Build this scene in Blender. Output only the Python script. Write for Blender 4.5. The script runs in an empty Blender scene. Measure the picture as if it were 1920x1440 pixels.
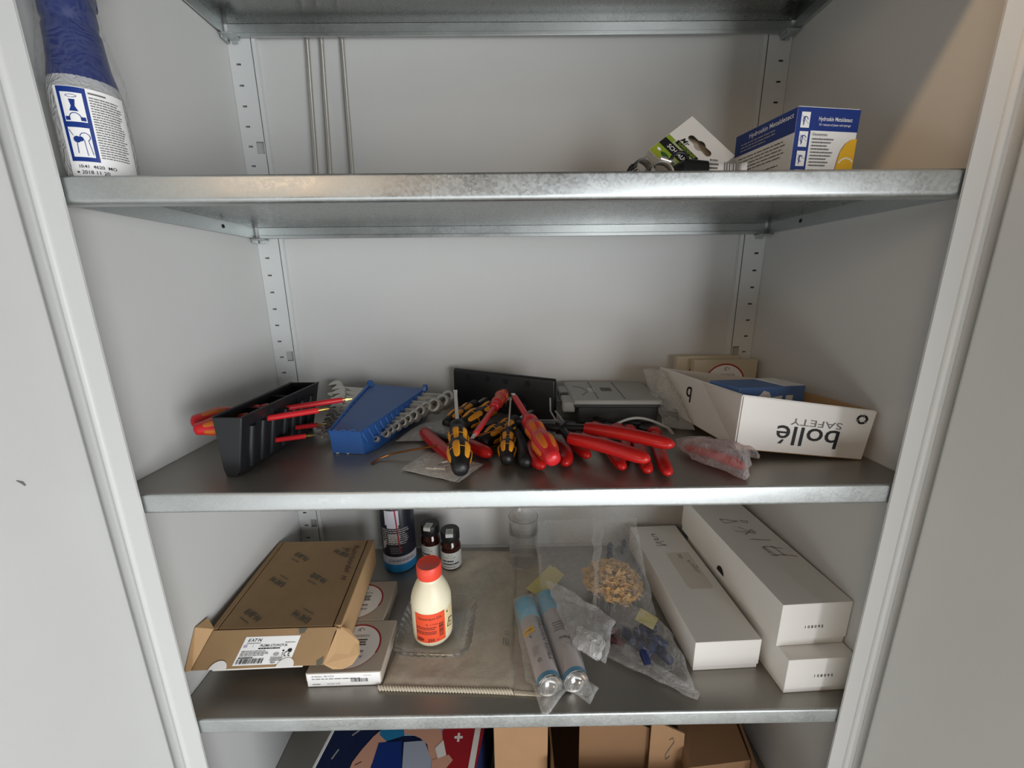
import bpy, bmesh, math, random
from mathutils import Vector, Matrix, noise
random.seed(4)
S = bpy.context.scene
COL = S.collection
V = Vector

# ------------------------------------------------------------------ camera
def camera():
    f, C = 763.0, V((0.4503, -0.4495, -0.1091))
    yaw, pitch, roll = 0.0066, -0.2411, -0.0104
    fw = V((math.sin(yaw)*math.cos(pitch), math.cos(yaw)*math.cos(pitch), math.sin(pitch)))
    r0 = V((math.cos(yaw), -math.sin(yaw), 0)); u0 = r0.cross(fw)
    r = math.cos(roll)*r0 + math.sin(roll)*u0
    u = -math.sin(roll)*r0 + math.cos(roll)*u0
    cd = bpy.data.cameras.new('camera'); cd.sensor_width = 36; cd.lens = 36*f/1920
    cd.clip_start = 0.01; cd.clip_end = 50
    o = bpy.data.objects.new('camera', cd); COL.objects.link(o)
    M = Matrix((r, u, -fw)).transposed().to_4x4(); M.translation = C
    o.matrix_world = M
    S.camera = o
camera()

# ------------------------------------------------------------------ light
w = bpy.data.worlds.new('world'); S.world = w; w.use_nodes = True
bgn = w.node_tree.nodes['Background']
bgn.inputs[0].default_value = (1.0, 0.92, 0.83, 1); bgn.inputs[1].default_value = 0.11

def lamp(name, kind, loc, target, energy, color, **kw):
    l = bpy.data.lights.new(name, kind); l.energy = energy; l.color = color
    for k, v in kw.items(): setattr(l, k, v)
    o = bpy.data.objects.new(name, l); COL.objects.link(o)
    o.location = loc
    o.rotation_euler = (V(target)-V(loc)).to_track_quat('-Z', 'Y').to_euler()
    return o
lamp('window_light', 'AREA', (1.75, -1.75, -0.45), (0.30, 0.15, -0.55), 55, (0.94, 0.965, 1.0), shape='RECTANGLE', size=1.4, size_y=1.1)
lamp('floor_bounce_fill', 'AREA', (0.25, -1.50, -1.10), (0.40, 0.0, -0.90), 10, (0.92, 0.96, 1.0), shape='RECTANGLE', size=2.0, size_y=0.45)  # added low fill, unseen, standing in for light bounced off the floor
lamp('room_light', 'AREA', (-1.1, -2.4, 0.7), (0.5, 0.2, -0.3), 12, (1.0, 0.74, 0.52), shape='RECTANGLE', size=0.8, size_y=1.0)
lamp('ceiling_spot', 'SPOT', (0.18, -0.50, 1.18), (0.95, 0.02, 0.32), 36, (1.0, 0.62, 0.32), spot_size=math.radians(21), spot_blend=0.6, shadow_soft_size=0.05)

S.view_settings.view_transform = 'Standard'; S.view_settings.look = 'None'
S.view_settings.gamma = 1.0; S.view_settings.use_curve_mapping = False
S.view_settings.exposure = -0.10
S.cycles.transparent_max_bounces = 24
S.cycles.max_bounces = 10

# ------------------------------------------------------------------ materials
def lin(h):
    h = h.lstrip('#')
    c = [int(h[i:i+2], 16)/255 for i in (0, 2, 4)]
    return tuple(x/12.92 if x <= .04045 else ((x+.055)/1.055)**2.4 for x in c) + (1,)
def mat(name, col, rough=.5, metal=0.0, var=0.0, scale=60, bump=0.0, bscale=400, spec=.5, trans=0.0, ior=1.45, coat=0.0, rvar=0.0):
    m = bpy.data.materials.new(name); m.use_nodes = True
    nt = m.node_tree; N = nt.nodes; L = nt.links
    b = N['Principled BSDF']; c = lin(col)
    b.inputs['Base Color'].default_value = c
    b.inputs['Roughness'].default_value = rough; b.inputs['Metallic'].default_value = metal
    b.inputs['Specular IOR Level'].default_value = spec
    b.inputs['Transmission Weight'].default_value = trans; b.inputs['IOR'].default_value = ior
    b.inputs['Coat Weight'].default_value = coat
    if var or bump or rvar:
        tc = N.new('ShaderNodeTexCoord')
    if var or rvar:
        n = N.new('ShaderNodeTexNoise'); n.inputs['Scale'].default_value = scale; n.inputs['Detail'].default_value = 6
        L.new(tc.outputs['Object'], n.inputs['Vector'])
    if var:
        mx = N.new('ShaderNodeMix'); mx.data_type = 'RGBA'
        mx.inputs[6].default_value = tuple(x*(1-var) for x in c[:3])+(1,)
        mx.inputs[7].default_value = tuple(min(1, x*(1+var)) for x in c[:3])+(1,)
        L.new(n.outputs['Fac'], mx.inputs[0]); L.new(mx.outputs[2], b.inputs['Base Color'])
    if rvar:
        mr = N.new('ShaderNodeMapRange'); mr.inputs[1].default_value = .3; mr.inputs[2].default_value = .7
        mr.inputs[3].default_value = max(0, rough-rvar); mr.inputs[4].default_value = min(1, rough+rvar)
        L.new(n.outputs['Fac'], mr.inputs[0]); L.new(mr.outputs[0], b.inputs['Roughness'])
    if bump:
        n2 = N.new('ShaderNodeTexNoise'); n2.inputs['Scale'].default_value = bscale; n2.inputs['Detail'].default_value = 3
        L.new(tc.outputs['Object'], n2.inputs['Vector'])
        bp = N.new('ShaderNodeBump'); bp.inputs['Strength'].default_value = bump; bp.inputs['Distance'].default_value = .0006
        L.new(n2.outputs['Fac'], bp.inputs['Height']); L.new(bp.outputs['Normal'], b.inputs['Normal'])
    return m
def galvanised(name, col, rough, k=1.0):
    m = mat(name, col, rough, 1.0)
    nt = m.node_tree; N = nt.nodes; L = nt.links; b = N['Principled BSDF']
    tc = N.new('ShaderNodeTexCoord')
    v = N.new('ShaderNodeTexVoronoi'); v.inputs['Scale'].default_value = 430
    n = N.new('ShaderNodeTexNoise'); n.inputs['Scale'].default_value = 16; n.inputs['Detail'].default_value = 3
    L.new(tc.outputs['Object'], v.inputs['Vector']); L.new(tc.outputs['Object'], n.inputs['Vector'])
    sep = N.new('ShaderNodeSeparateColor'); L.new(v.outputs['Color'], sep.inputs[0])
    ad = N.new('ShaderNodeMath'); ad.operation = 'MULTIPLY_ADD'; ad.inputs[1].default_value = .35
    L.new(sep.outputs[0], ad.inputs[0]); L.new(n.outputs['Fac'], ad.inputs[2])
    mr = N.new('ShaderNodeMapRange'); mr.inputs[1].default_value = .4; mr.inputs[2].default_value = 1.0
    mr.inputs[3].default_value = rough-.06*k; mr.inputs[4].default_value = rough+.09*k
    L.new(ad.outputs[0], mr.inputs[0]); L.new(mr.outputs[0], b.inputs['Roughness'])
    mx = N.new('ShaderNodeMix'); mx.data_type = 'RGBA'; c = lin(col)
    mx.inputs[6].default_value = tuple(x*(1-.18*k) for x in c[:3])+(1,); mx.inputs[7].default_value = tuple(min(1, x*(1+.1*k)) for x in c[:3])+(1,)
    L.new(ad.outputs[0], mx.inputs[0]); L.new(mx.outputs[2], b.inputs['Base Color'])
    bp = N.new('ShaderNodeBump'); bp.inputs['Strength'].default_value = .07*k; bp.inputs['Distance'].default_value = .0008
    L.new(ad.outputs[0], bp.inputs['Height']); L.new(bp.outputs['Normal'], b.inputs['Normal'])
    return m
def film(name, col=(1, 1, 1, 1), base=.10, edge=.6, rough=.18):
    m = bpy.data.materials.new(name); m.use_nodes = True
    nt = m.node_tree; N = nt.nodes; L = nt.links
    b = N['Principled BSDF']; b.inputs['Base Color'].default_value = (.85, .85, .84, 1); b.inputs['Roughness'].default_value = rough
    b.inputs['Specular IOR Level'].default_value = .8
    t = N.new('ShaderNodeBsdfTransparent'); t.inputs[0].default_value = col
    tc = N.new('ShaderNodeTexCoord'); nz = N.new('ShaderNodeTexNoise'); nz.inputs['Scale'].default_value = 42; nz.inputs['Detail'].default_value = 2; nz.inputs['Distortion'].default_value = 1.2
    L.new(tc.outputs['Object'], nz.inputs['Vector'])
    rg = N.new('ShaderNodeMath'); rg.operation = 'PINGPONG'; rg.inputs[1].default_value = .09; L.new(nz.outputs['Fac'], rg.inputs[0])
    bp = N.new('ShaderNodeBump'); bp.inputs['Strength'].default_value = .55; bp.inputs['Distance'].default_value = .02; L.new(rg.outputs[0], bp.inputs['Height'])
    L.new(bp.outputs['Normal'], b.inputs['Normal'])
    lw = N.new('ShaderNodeLayerWeight'); lw.inputs[0].default_value = .35
    mr = N.new('ShaderNodeMapRange'); mr.inputs[3].default_value = base; mr.inputs[4].default_value = edge
    L.new(bp.outputs['Normal'], lw.inputs['Normal']); L.new(lw.outputs['Facing'], mr.inputs[0])
    ms = N.new('ShaderNodeMixShader'); L.new(mr.outputs[0], ms.inputs[0]); L.new(t.outputs[0], ms.inputs[1]); L.new(b.outputs[0], ms.inputs[2])
    L.new(ms.outputs[0], N['Material Output'].inputs[0])
    return m

PAINT = mat('cabinet_paint', '#cdcdca', .42, var=.03, scale=9, bump=.10, bscale=900)
RAIL = mat('rail_paint', '#d2d4d2', .4, bump=.06, bscale=900)
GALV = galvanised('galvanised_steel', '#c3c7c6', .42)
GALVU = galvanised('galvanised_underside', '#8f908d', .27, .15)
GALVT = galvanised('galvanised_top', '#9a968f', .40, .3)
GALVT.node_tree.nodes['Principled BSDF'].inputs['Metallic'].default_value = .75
DARK = mat('dark_gap', '#151515', .8)
STEEL = mat('steel', '#c9c5bd', .36, .75)
BRASS = mat('brass_tip', '#c9a962', .3, .9)
CHROME = mat('chrome', '#d5d5d3', .16, 1.0)
DSTEEL = mat('burnished_steel', '#3a3a3a', .42, .8, var=.1)
BLACKP = mat('black_plastic', '#1c1d1f', .38, bump=.05, bscale=1200)
BLACKM = mat('black_matt', '#141414', .5)
CHAR = mat('charcoal_plastic', '#3c3d3e', .5, bump=.1, bscale=900)
GREYP = mat('grey_plastic', '#a5a5a0', .45, bump=.04)
BLUEP = mat('blue_plastic', '#2a5796', .35, var=.05, bump=.05, bscale=700)
YEL = mat('yellow_rubber', '#e5991f', .55, bump=.05, bscale=900)
RED = mat('red_plastic', '#d8261f', .35, bump=.04, bscale=800)
REDH = mat('red_grip', '#b31a17', .33, bump=.05, bscale=500)
REDD = mat('red_driver', '#c4242a', .32)
ORG = mat('orange_rubber', '#c9691f', .5)
COPPER = mat('copper', '#b0703c', .3, 1.0)
WHITE = mat('white_card', '#e4e1db', .6, var=.02, scale=30)
WHITEP = mat('white_print', '#f0efec', .5)
INK = mat('black_ink', '#141416', .6)
GINK = mat('grey_ink', '#6d6c6a', .6)
LINK = mat('light_grey_ink', '#a8a5a0', .6)
BRINK = mat('brown_ink', '#4a1f1c', .6)
BEIGE = mat('beige_card', '#b5aa9a', .7, var=.04, scale=50)
BEIGE2 = mat('ivory_card', '#c9bda4', .65, var=.03, scale=40)
KRAFT = mat('kraft_card', '#9a7c58', .8, var=.08, scale=45, bump=.12, bscale=500)
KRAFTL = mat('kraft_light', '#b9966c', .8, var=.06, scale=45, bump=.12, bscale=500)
KRAFTSH = mat('kraft_shaded', '#7f5f42', .85, var=.08, scale=30, bump=.12, bscale=400)  # cardboard darkened in its colour for the dim light on the lowest shelf
KRAFTSHP = mat('kraft_shaded_pale', '#957352', .85, var=.08, scale=30, bump=.12, bscale=400)  # paler version, same shade of the lowest shelf put into the colour
STAMP = mat('grey_stamp', '#5f5c50', .8)
NAVY = mat('navy_print', '#14337f', .45)
NAVYD = mat('dark_navy', '#14224a', .45)
GREEN = mat('green_print', '#86a02c', .5)
GREEND = mat('dark_green_print', '#2f5c24', .5)
YPRINT = mat('yellow_print', '#f0bb2a', .5)
REDPR = mat('red_print', '#a5202a', .5)
ORLAB = mat('orange_label', '#e5512c', .5)
CAP = mat('red_cap', '#ea4b36', .42)
CREAM = mat('cream_plastic', '#eee5c8', .4)
CREAML = mat('cream_label', '#e6d3a2', .5)
BROWNG = mat('amber_glass', '#2a0f0a', .08, coat=.5)
LABG = mat('grey_label', '#b9bab5', .55)
CANBLK = mat('can_black', '#20202c', .3)
CANWH = mat('can_silver', '#c3c3cc', .35)
CANBLUE = mat('can_blue', '#2a84bf', .35)
TOWEL = mat('towel_cloth', '#bfb5a4', .95, var=.20, scale=110, bump=1.0, bscale=420)
HEM = mat('hem_thread', '#d8cfba', .9, bump=.5, bscale=900)
GLASS = mat('clear_glass', '#ffffff', .02, trans=1.0, ior=1.45)
_n = GLASS.node_tree; _t = _n.nodes.new('ShaderNodeBsdfTransparent'); _m = _n.nodes.new('ShaderNodeMixShader'); _m.inputs[0].default_value = .22
_n.links.new(_n.nodes['Principled BSDF'].outputs[0], _m.inputs[1]); _n.links.new(_t.outputs[0], _m.inputs[2]); _n.links.new(_m.outputs[0], _n.nodes['Material Output'].inputs[0])
FILM = film('clear_film', base=.045, edge=.5, rough=.09)
FILMH = film('hazy_film', (.97, .96, .94, 1), base=.12, edge=.6, rough=.14)
FILMP = film('pink_film', (.93, .80, .79, 1), base=.13, edge=.6, rough=.25)
FILMD = film('grey_film', (.75, .75, .75, 1), base=.25, edge=.6, rough=.3)
MILKY = film('milky_plastic', (.9, .9, .84, 1), base=.45, edge=.7, rough=.3)
SPRAYB = mat('spray_blue', '#0b2260', .4)
CANPALE = mat('pale_blue', '#7fb4cb', .4)
PAPERY = mat('yellow_paper', '#d8cc8a', .7)
CHIP = mat('wood_chip', '#e0b672', .75, var=.12, scale=120)
MAROON = mat('maroon_rubber', '#4a2328', .5)
BLUEI = mat('dark_blue_item', '#1b2750', .45)
SKIN = mat('skin_print', '#d8a48c', .6)
SCRUB = mat('grey_blue_print', '#a9b2c4', .6)
TEALP = mat('teal_print', '#1f7fb0', .6)
PALEBL = mat('pale_blue_card', '#5a7cb4', .5, var=.04)

# ------------------------------------------------------------------ mesh helpers
class MB:
    def __init__(s): s.v = []; s.f = []; s.m = []; s.mats = []
    def mi(s, m):
        if m not in s.mats: s.mats.append(m)
        return s.mats.index(m)
    def add(s, vs, fs, m, M=None):
        k = len(s.v); i = s.mi(m)
        for q in vs:
            q = V(q)
            s.v.append(M @ q if M is not None else q)
        for f in fs: s.f.append(tuple(a+k for a in f)); s.m.append(i)
        return s
    def box(s, lo, hi, m, M=None):
        x0, y0, z0 = lo; x1, y1, z1 = hi
        return s.hexa([(x0,y0,z0),(x1,y0,z0),(x1,y1,z0),(x0,y1,z0),(x0,y0,z1),(x1,y0,z1),(x1,y1,z1),(x0,y1,z1)], m, M)
    def hexa(s, P, m, M=None):
        return s.add(P, [(3,2,1,0),(4,5,6,7),(0,1,5,4),(1,2,6,5),(2,3,7,6),(3,0,4,7)], m, M)
    def prism(s, poly, z0, z1, m, M=None):
        n = len(poly)
        vs = [(x, y, z0) for x, y in poly]+[(x, y, z1) for x, y in poly]
        fs = [tuple(range(n-1, -1, -1)), tuple(range(n, 2*n))]+[(i, (i+1) % n, n+(i+1) % n, n+i) for i in range(n)]
        return s.add(vs, fs, m, M)
    def lathe(s, prof, m, n=32, M=None, cap=True, sq=None):
        vs = []; fs = []
        for r, z in prof:
            for i in range(n):
                a = 2*math.pi*i/n
                k = 1.0
                if sq: k = 1/((abs(math.cos(a))**sq+abs(math.sin(a))**sq)**(1/sq))
                vs.append((r*k*math.cos(a), r*k*math.sin(a), z))
        for j in range(len(prof)-1):
            for i in range(n):
                a = j*n+i; b = j*n+(i+1) % n
                fs.append((a, b, b+n, a+n))
        if cap:
            if prof[0][0] > 1e-6: fs.append(tuple(range(n-1, -1, -1)))
            if prof[-1][0] > 1e-6: fs.append(tuple((len(prof)-1)*n+i for i in range(n)))
        return s.add(vs, fs, m, M)
    def tube(s, pts, rad, m, n=10, M=None, flat=1.0, cap=True, closed=False):
        pts = [V(p) for p in pts]; K = len(pts)
        if not hasattr(rad, '__len__'): rad = [rad]*K
        vs = []; fs = []; up = None
        for i, p in enumerate(pts):
            if closed: t = (pts[(i+1) % K]-pts[i-1])
            else: t = pts[min(i+1, K-1)]-pts[max(i-1, 0)]
            t.normalize()
            if up is None:
                up = V((0, 0, 1)) if abs(t.z) < .9 else V((0, 1, 0))
            sx = t.cross(up)
            if sx.length < 1e-6: sx = t.orthogonal()
            sx.normalize(); uu = sx.cross(t); up = uu.copy()
            for k in range(n):
                a = 2*math.pi*k/n
                vs.append(p+rad[i]*(math.cos(a)*sx+flat*math.sin(a)*uu))
        R = K if closed else K-1
        for i in range(R):
            for k in range(n):
                a = i*n+k; b = i*n+(k+1) % n; c = ((i+1) % K)*n
                fs.append((a, b, c+(k+1) % n, c+k))
        if cap and not closed:
            fs.append(tuple(range(n-1, -1, -1))); fs.append(tuple((K-1)*n+k for k in range(n)))
        return s.add(vs, fs, m, M)
    def grid(s, fn, nu, nv, m, M=None, wrap=False):
        vs = [fn(i/nu, j/nv) for j in range(nv+1) for i in range(nu+1)]
        fs = [(j*(nu+1)+i, j*(nu+1)+i+1, (j+1)*(nu+1)+i+1, (j+1)*(nu+1)+i) for j in range(nv) for i in range(nu)]
        return s.add(vs, fs, m, M)
    def build(s, name, parent=None, world=False, smooth=None, bevel=0, solid=0, weld=False, seg=2):
        me = bpy.data.meshes.new(name)
        vs = s.v
        if world and parent is not None:
            r = parent
            while r.parent: r = r.parent
            I = r.matrix_basis.inverted(); vs = [I @ q for q in vs]
        me.from_pydata([tuple(q) for q in vs], [], s.f)
        for m in s.mats: me.materials.append(m)
        me.polygons.foreach_set('material_index', s.m)
        bm = bmesh.new(); bm.from_mesh(me)
        if weld: bmesh.ops.remove_doubles(bm, verts=bm.verts, dist=1e-5)
        if weld or smooth or bevel: bmesh.ops.recalc_face_normals(bm, faces=bm.faces)
        bm.to_mesh(me); bm.free()
        if smooth or bevel:
            me.polygons.foreach_set('use_smooth', [True]*len(me.polygons))
            me.set_sharp_from_angle(angle=math.radians(smooth or 30))
        o = bpy.data.objects.new(name, me); COL.objects.link(o)
        if parent is not None: o.parent = parent
        if bevel:
            md = o.modifiers.new('bevel', 'BEVEL'); md.width = bevel; md.segments = seg; md.limit_method = 'ANGLE'; md.angle_limit = math.radians(35)
        if solid:
            md = o.modifiers.new('solid', 'SOLIDIFY'); md.thickness = solid; md.offset = 0
        me.update()
        return o

def tag(o, label, cat, group=None, kind=None):
    o['label'] = label; o['category'] = cat
    if group: o['group'] = group
    if kind: o['kind'] = kind
    return o
def thing(name, label, cat, loc=(0, 0, 0), M=None, group=None, kind=None):
    o = bpy.data.objects.new(name, None); COL.objects.link(o); o.empty_display_size = .02
    if M is not None: o.matrix_basis = M
    else: o.location = loc
    return tag(o, label, cat, group, kind)
def frame(o, x, y):
    """4x4 with origin o, x axis along x, y axis near y"""
    x = V(x).normalized(); z = x.cross(V(y)).normalized(); y = z.cross(x)
    M = Matrix((x, y, z)).transposed().to_4x4(); M.translation = V(o); return M
def along(o, d, up=(0, 0, 1)):
    """z axis along d"""
    z = V(d).normalized(); x = V(up).cross(z)
    if x.length < 1e-5: x = V((1, 0, 0))
    x.normalize(); y = z.cross(x)
    M = Matrix((x, y, z)).transposed().to_4x4(); M.translation = V(o); return M
def rot_z(loc, deg): return Matrix.Translation(V(loc)) @ Matrix.Rotation(math.radians(deg), 4, 'Z')

_tc = {}
def text2d(s, bold=0.0, sx=1.0):
    bold *= .5
    k = (s, bold, sx)
    if k in _tc: return _tc[k]
    cu = bpy.data.curves.new('t', 'FONT'); cu.body = s; cu.size = 1.0; cu.align_x = 'CENTER'; cu.align_y = 'CENTER'
    cu.offset = bold; cu.resolution_u = 3; cu.fill_mode = 'FRONT'
    o = bpy.data.objects.new('t', cu); COL.objects.link(o)
    bpy.context.view_layer.update()
    dg = bpy.context.evaluated_depsgraph_get()
    me = bpy.data.meshes.new_from_object(o.evaluated_get(dg))
    r = ([(v.co.x*sx, v.co.y) for v in me.vertices], [tuple(p.vertices) for p in me.polygons])
    bpy.data.objects.remove(o); bpy.data.meshes.remove(me); bpy.data.curves.remove(cu)
    _tc[k] = r
    return r
class Print:
    """flat print: 2-D shapes laid on a surface by fn(u, v, h)"""
    def __init__(s, fn, step=.00005, base=.0002): s.fn = fn; s.mb = MB(); s.h = base; s.step = step
    def _put(s, pts, fs, m):
        s.h += s.step
        s.mb.add([s.fn(x, y, s.h) for x, y in pts], fs, m); return s
    def rect(s, u0, v0, u1, v1, m, n=1):
        pts = []
        for i in range(n+1):
            u = u0+(u1-u0)*i/n; pts += [(u, v0), (u, v1)]
        return s._put(pts, [(2*i, 2*i+2, 2*i+3, 2*i+1) for i in range(n)], m)
    def poly(s, pts, m): return s._put(pts, [tuple(range(len(pts)))], m)
    def disc(s, u, v, ru, m, rv=None, n=28): 
        rv = rv or ru
        return s.poly([(u+ru*math.cos(2*math.pi*i/n), v+rv*math.sin(2*math.pi*i/n)) for i in range(n)], m)
    def arc(s, u, v, r, w, a0, a1, m, n=30, rv=1.0):
        pts = []
        for i in range(n+1):
            a = math.radians(a0+(a1-a0)*i/n); pts += [(u+r*math.cos(a), v+rv*r*math.sin(a)), (u+(r-w)*math.cos(a), v+rv*(r-w)*math.sin(a))]
        return s._put(pts, [(2*i, 2*i+2, 2*i+3, 2*i+1) for i in range(n)], m)
    def text(s, t, u, v, size, m, rot=0, sx=1.0, bold=0.0, align='C', shear=0):
        vs, fs = text2d(t, bold, sx)
        if align != 'C' and vs:
            mx = min(p[0] for p in vs); 
            vs = [(p[0]-mx, p[1]) for p in vs]
        c, k = math.cos(math.radians(rot)), math.sin(math.radians(rot))
        return s._put([(u+size*((x+shear*y)*c-y*k), v+size*((x+shear*y)*k+y*c)) for x, y in vs], fs, m)
    def lines(s, u0, u1, v0, v1, n, m, fill=.45, seed=1, rag=.3):
        """unreadable small print as broken strips"""
        R = random.Random(seed); h = (v0-v1)/n
        for i in range(n):
            y = v0-h*(i+.5); u = u0; e = u1-(u1-u0)*rag*R.random()
            pts = []; fs = []
            while u < e:
                q = min(e, u+(u1-u0)*R.uniform(.05, .16)); k = len(pts)
                pts += [(u, y-h*fill/2), (q, y-h*fill/2), (q, y+h*fill/2), (u, y+h*fill/2)]; fs.append((k, k+1, k+2, k+3))
                u = q+(u1-u0)*.018
            s._put(pts, fs, m); s.h -= s.step
        s.h += s.step
        return s
    def bars(s, u0, u1, v0, v1, m, seed=1, n=22, horiz=False):
        R = random.Random(seed); ws = [R.uniform(.5, 2) for _ in range(2*n)]; T = sum(ws); a = 0; pts = []; fs = []
        for i, x in enumerate(ws):
            if i % 2 == 0:
                k = len(pts); p, q = a/T, (a+x)/T
                if horiz: pts += [(u0, v0+(v1-v0)*p), (u1, v0+(v1-v0)*p), (u1, v0+(v1-v0)*q), (u0, v0+(v1-v0)*q)]
                else: pts += [(u0+(u1-u0)*p, v0), (u0+(u1-u0)*q, v0), (u0+(u1-u0)*q, v1), (u0+(u1-u0)*p, v1)]
                fs.append((k, k+1, k+2, k+3))
            a += x
        return s._put(pts, fs, m)
    def stroke(s, pts, w, m):
        vs = []; fs = []
        for (a, b), (c, d) in zip(pts[:-1], pts[1:]):
            t = V((c-a, d-b)); 
            if t.length < 1e-9: continue
            t.normalize(); nx, ny = -t.y*w/2, t.x*w/2; ex, ey = t.x*w/2, t.y*w/2
            k = len(vs); vs += [(a+nx-ex, b+ny-ey), (a-nx-ex, b-ny-ey), (c-nx+ex, d-ny+ey), (c+nx+ex, d+ny+ey)]; fs.append((k, k+1, k+2, k+3))
        return s._put(vs, fs, m)
    def build(s, name, parent, world=False): 
        return s.mb.build(name, parent, world=world)
def on_plane(o, x, y):
    M = frame(o, x, y)
    return lambda u, v, h: M @ V((u, v, h))
def on_quad(P0, P1, P2, P3):
    P0, P1, P2, P3 = V(P0), V(P1), V(P2), V(P3)
    W, H = (P1-P0).length, (P3-P0).length
    n = (P1-P0).cross(P3-P0).normalized()
    def fn(u, v, h):
        u, v = u/W, v/H
        return (P0*(1-u)+P1*u)*(1-v)+(P3*(1-u)+P2*u)*v+n*h
    return fn
def on_cyl(r, z0, a0, flip=1):
    """u along the circumference (metres, 0 at angle a0), v up; seen from outside"""
    return lambda u, v, h: V(((r+h)*math.cos(a0+u/r), (r+h)*math.sin(a0+u/r), z0+v))
def copy_tree(o, M=None, label=None, group=None):
    c = o.copy(); COL.objects.link(c)
    if M is not None: c.matrix_basis = M
    if label: c['label'] = label
    if group: c['group'] = group
    for ch in list(o.children):
        d = ch.copy(); COL.objects.link(d); d.parent = c
        for g in list(ch.children):
            e = g.copy(); COL.objects.link(e); e.parent = d
    return c
def ridge(p, sc, seed):
    q = V(p)*sc+V((seed*7.3, seed*3.1, seed*1.7))
    return 1-2*abs(noise.noise(q))

# ------------------------------------------------------------------ cabinet
XL, XR, YB = -0.0298, 0.9498, 0.386
ZB, ZT = -1.30, 0.62
Z0, Z1, Z2, Z3, Z4 = 0.3264, 0.0, -0.3499, -0.6991, -1.05
fl = MB(); fl.box((-2.2, -3.0, -1.40), (3.1, .5, -1.34), mat('floor_concrete', '#c4c2bc', .7, var=.08, scale=4))
o = fl.build('floor'); o['kind'] = 'structure'

cab = thing('metal_cabinet', 'light grey painted steel cabinet with both doors open, holding the shelves', 'cabinet', (.46, .19, -1.34))
def cpart(name, mb, **k): return mb.build(name, cab, world=True, **k)
b = MB(); b.box((XL-.02, -.006, ZB), (XL, YB+.012, ZT), PAINT); cpart('side_panel', b)
b = MB(); b.box((XR, -.006, ZB), (XR+.02, YB+.012, ZT), PAINT); cpart('side_panel', b)
b = MB(); b.box((XL, YB, ZB), (XR, YB+.012, ZT), PAINT); cpart('back_panel', b)
b = MB(); b.box((XL-.02, -.008, ZT), (XR+.02, YB+.012, ZT+.03), PAINT); cpart('top_panel', b)
b = MB(); b.box((XL-.02, -.008, ZB-.04), (XR+.02, YB+.012, ZB), PAINT); cpart('bottom_panel', b)
# front frame: flat strip, rounded outer bead
for sgn, xe in ((1, .0085), (-1, .9105)):
    b = MB()
    a, c = sorted((xe, xe-sgn*.0225))
    b.box((a, -.0085, ZB), (c, -.0062, ZT), PAINT)
    xb = xe-sgn*.0245
    pts = []
    n = 10
    prof = [(xb+.0042*math.cos(math.pi*i/n), -.0085-.0042*math.sin(math.pi*i/n)) for i in range(n+1)]+[(xb-.0042, -.0055), (xb+.0042, -.0055)]
    b.prism(prof, ZB, ZT, PAINT)
    c2 = xe-sgn*.0285
    a, c = sorted((c2, c2-sgn*.012)); b.box((a, -.0045, ZB), (c, -.002, ZT), PAINT)
    cpart('front_frame', b, smooth=40)
# rear slotted rails
def rail(x0, x1, xs0, xs1, xn0, xn1, lip):
    b = MB(); y = .3770
    zs = [(.136+.0323*k) for k in range(-40, 15)]
    notch = [.136+.384*k for k in range(-3, 2)]
    cuts = {ZB, ZT}
    for z in zs: cuts |= {z-.0016+.0019, z+.0016+.0019}
    for z in notch: cuts |= {z-.010, z+.010}
    cz = sorted(q for q in cuts if ZB <= q <= ZT)
    xs = sorted({x0, x1, xs0, xs1, xn0, xn1})
    for i in range(len(xs)-1):
        xm = (xs[i]+xs[i+1])/2
        for j in range(len(cz)-1):
            zm = (cz[j]+cz[j+1])/2
            if xs0 < xm < xs1 and any(abs(zm-z-.0019) < .0015 for z in zs): continue
            if xn0 < xm < xn1 and any(abs(zm-z) < .0095 for z in notch): continue
            b.add([(xs[i], y, cz[j]), (xs[i+1], y, cz[j]), (xs[i+1], y, cz[j+1]), (xs[i], y, cz[j+1])], [(0, 1, 2, 3)], RAIL)
    r = cpart('rail', b, weld=True, solid=.0014)
    # folded flange beside the strip
    g = MB(); a, c = lip
    g.box((min(a, c), y-.0009, ZB), (max(a, c), y+.0006, ZT), RAIL)
    e = c+(.0015 if c > a else -.0015); k, l = sorted((c, e))
    g.box((k, y-.0009, ZB), (l, YB, ZT), RAIL)
    cpart('rail_flange', g)
rail(XL+.0005, .0105, -.0188, -.0108, -.0040, .0095, (.0125, .0175))
rail(.9085, XR-.0005, .9305, .9385, .9105, .9235, (.9065, .9015))
# doors, swung open
def door(hx, ang, sgn):
    M = Matrix.Translation((hx, -.0135, 0)) @ Matrix.Rotation(math.radians(ang), 4, 'Z')
    b = MB(); L = .47
    n = 8; r = .004
    b.box((.0, -.018, ZB+.01) if sgn > 0 else (-L, -.018, ZB+.01), (L, 0, ZT-.01) if sgn > 0 else (0, 0, ZT-.01), PAINT, M)
    return cpart('door', b, bevel=.003)
door(XL-.0005, -100, 1)
door(XR+.0005, 100, -1)

b = MB(); b.box((.02, .3745, Z3-.0022), (.90, YB-.0004, Z3-.0008), PAINT); cpart('lit_gap_strip', b)  # white strip added in the rear gap, standing for light shining up through it
b = MB(); Md = Matrix.Translation((XL-.0005, -.0135, 0)) @ Matrix.Rotation(math.radians(-100), 4, 'Z')
b.tube([Md @ V((.0576, .0003, -.302)), Md @ V((.0592, .0003, -.298)), Md @ V((.0625, .0003, -.294))], [.0006, .0011, .0004], GINK, 6); cpart('scuff_mark', b)

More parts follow.
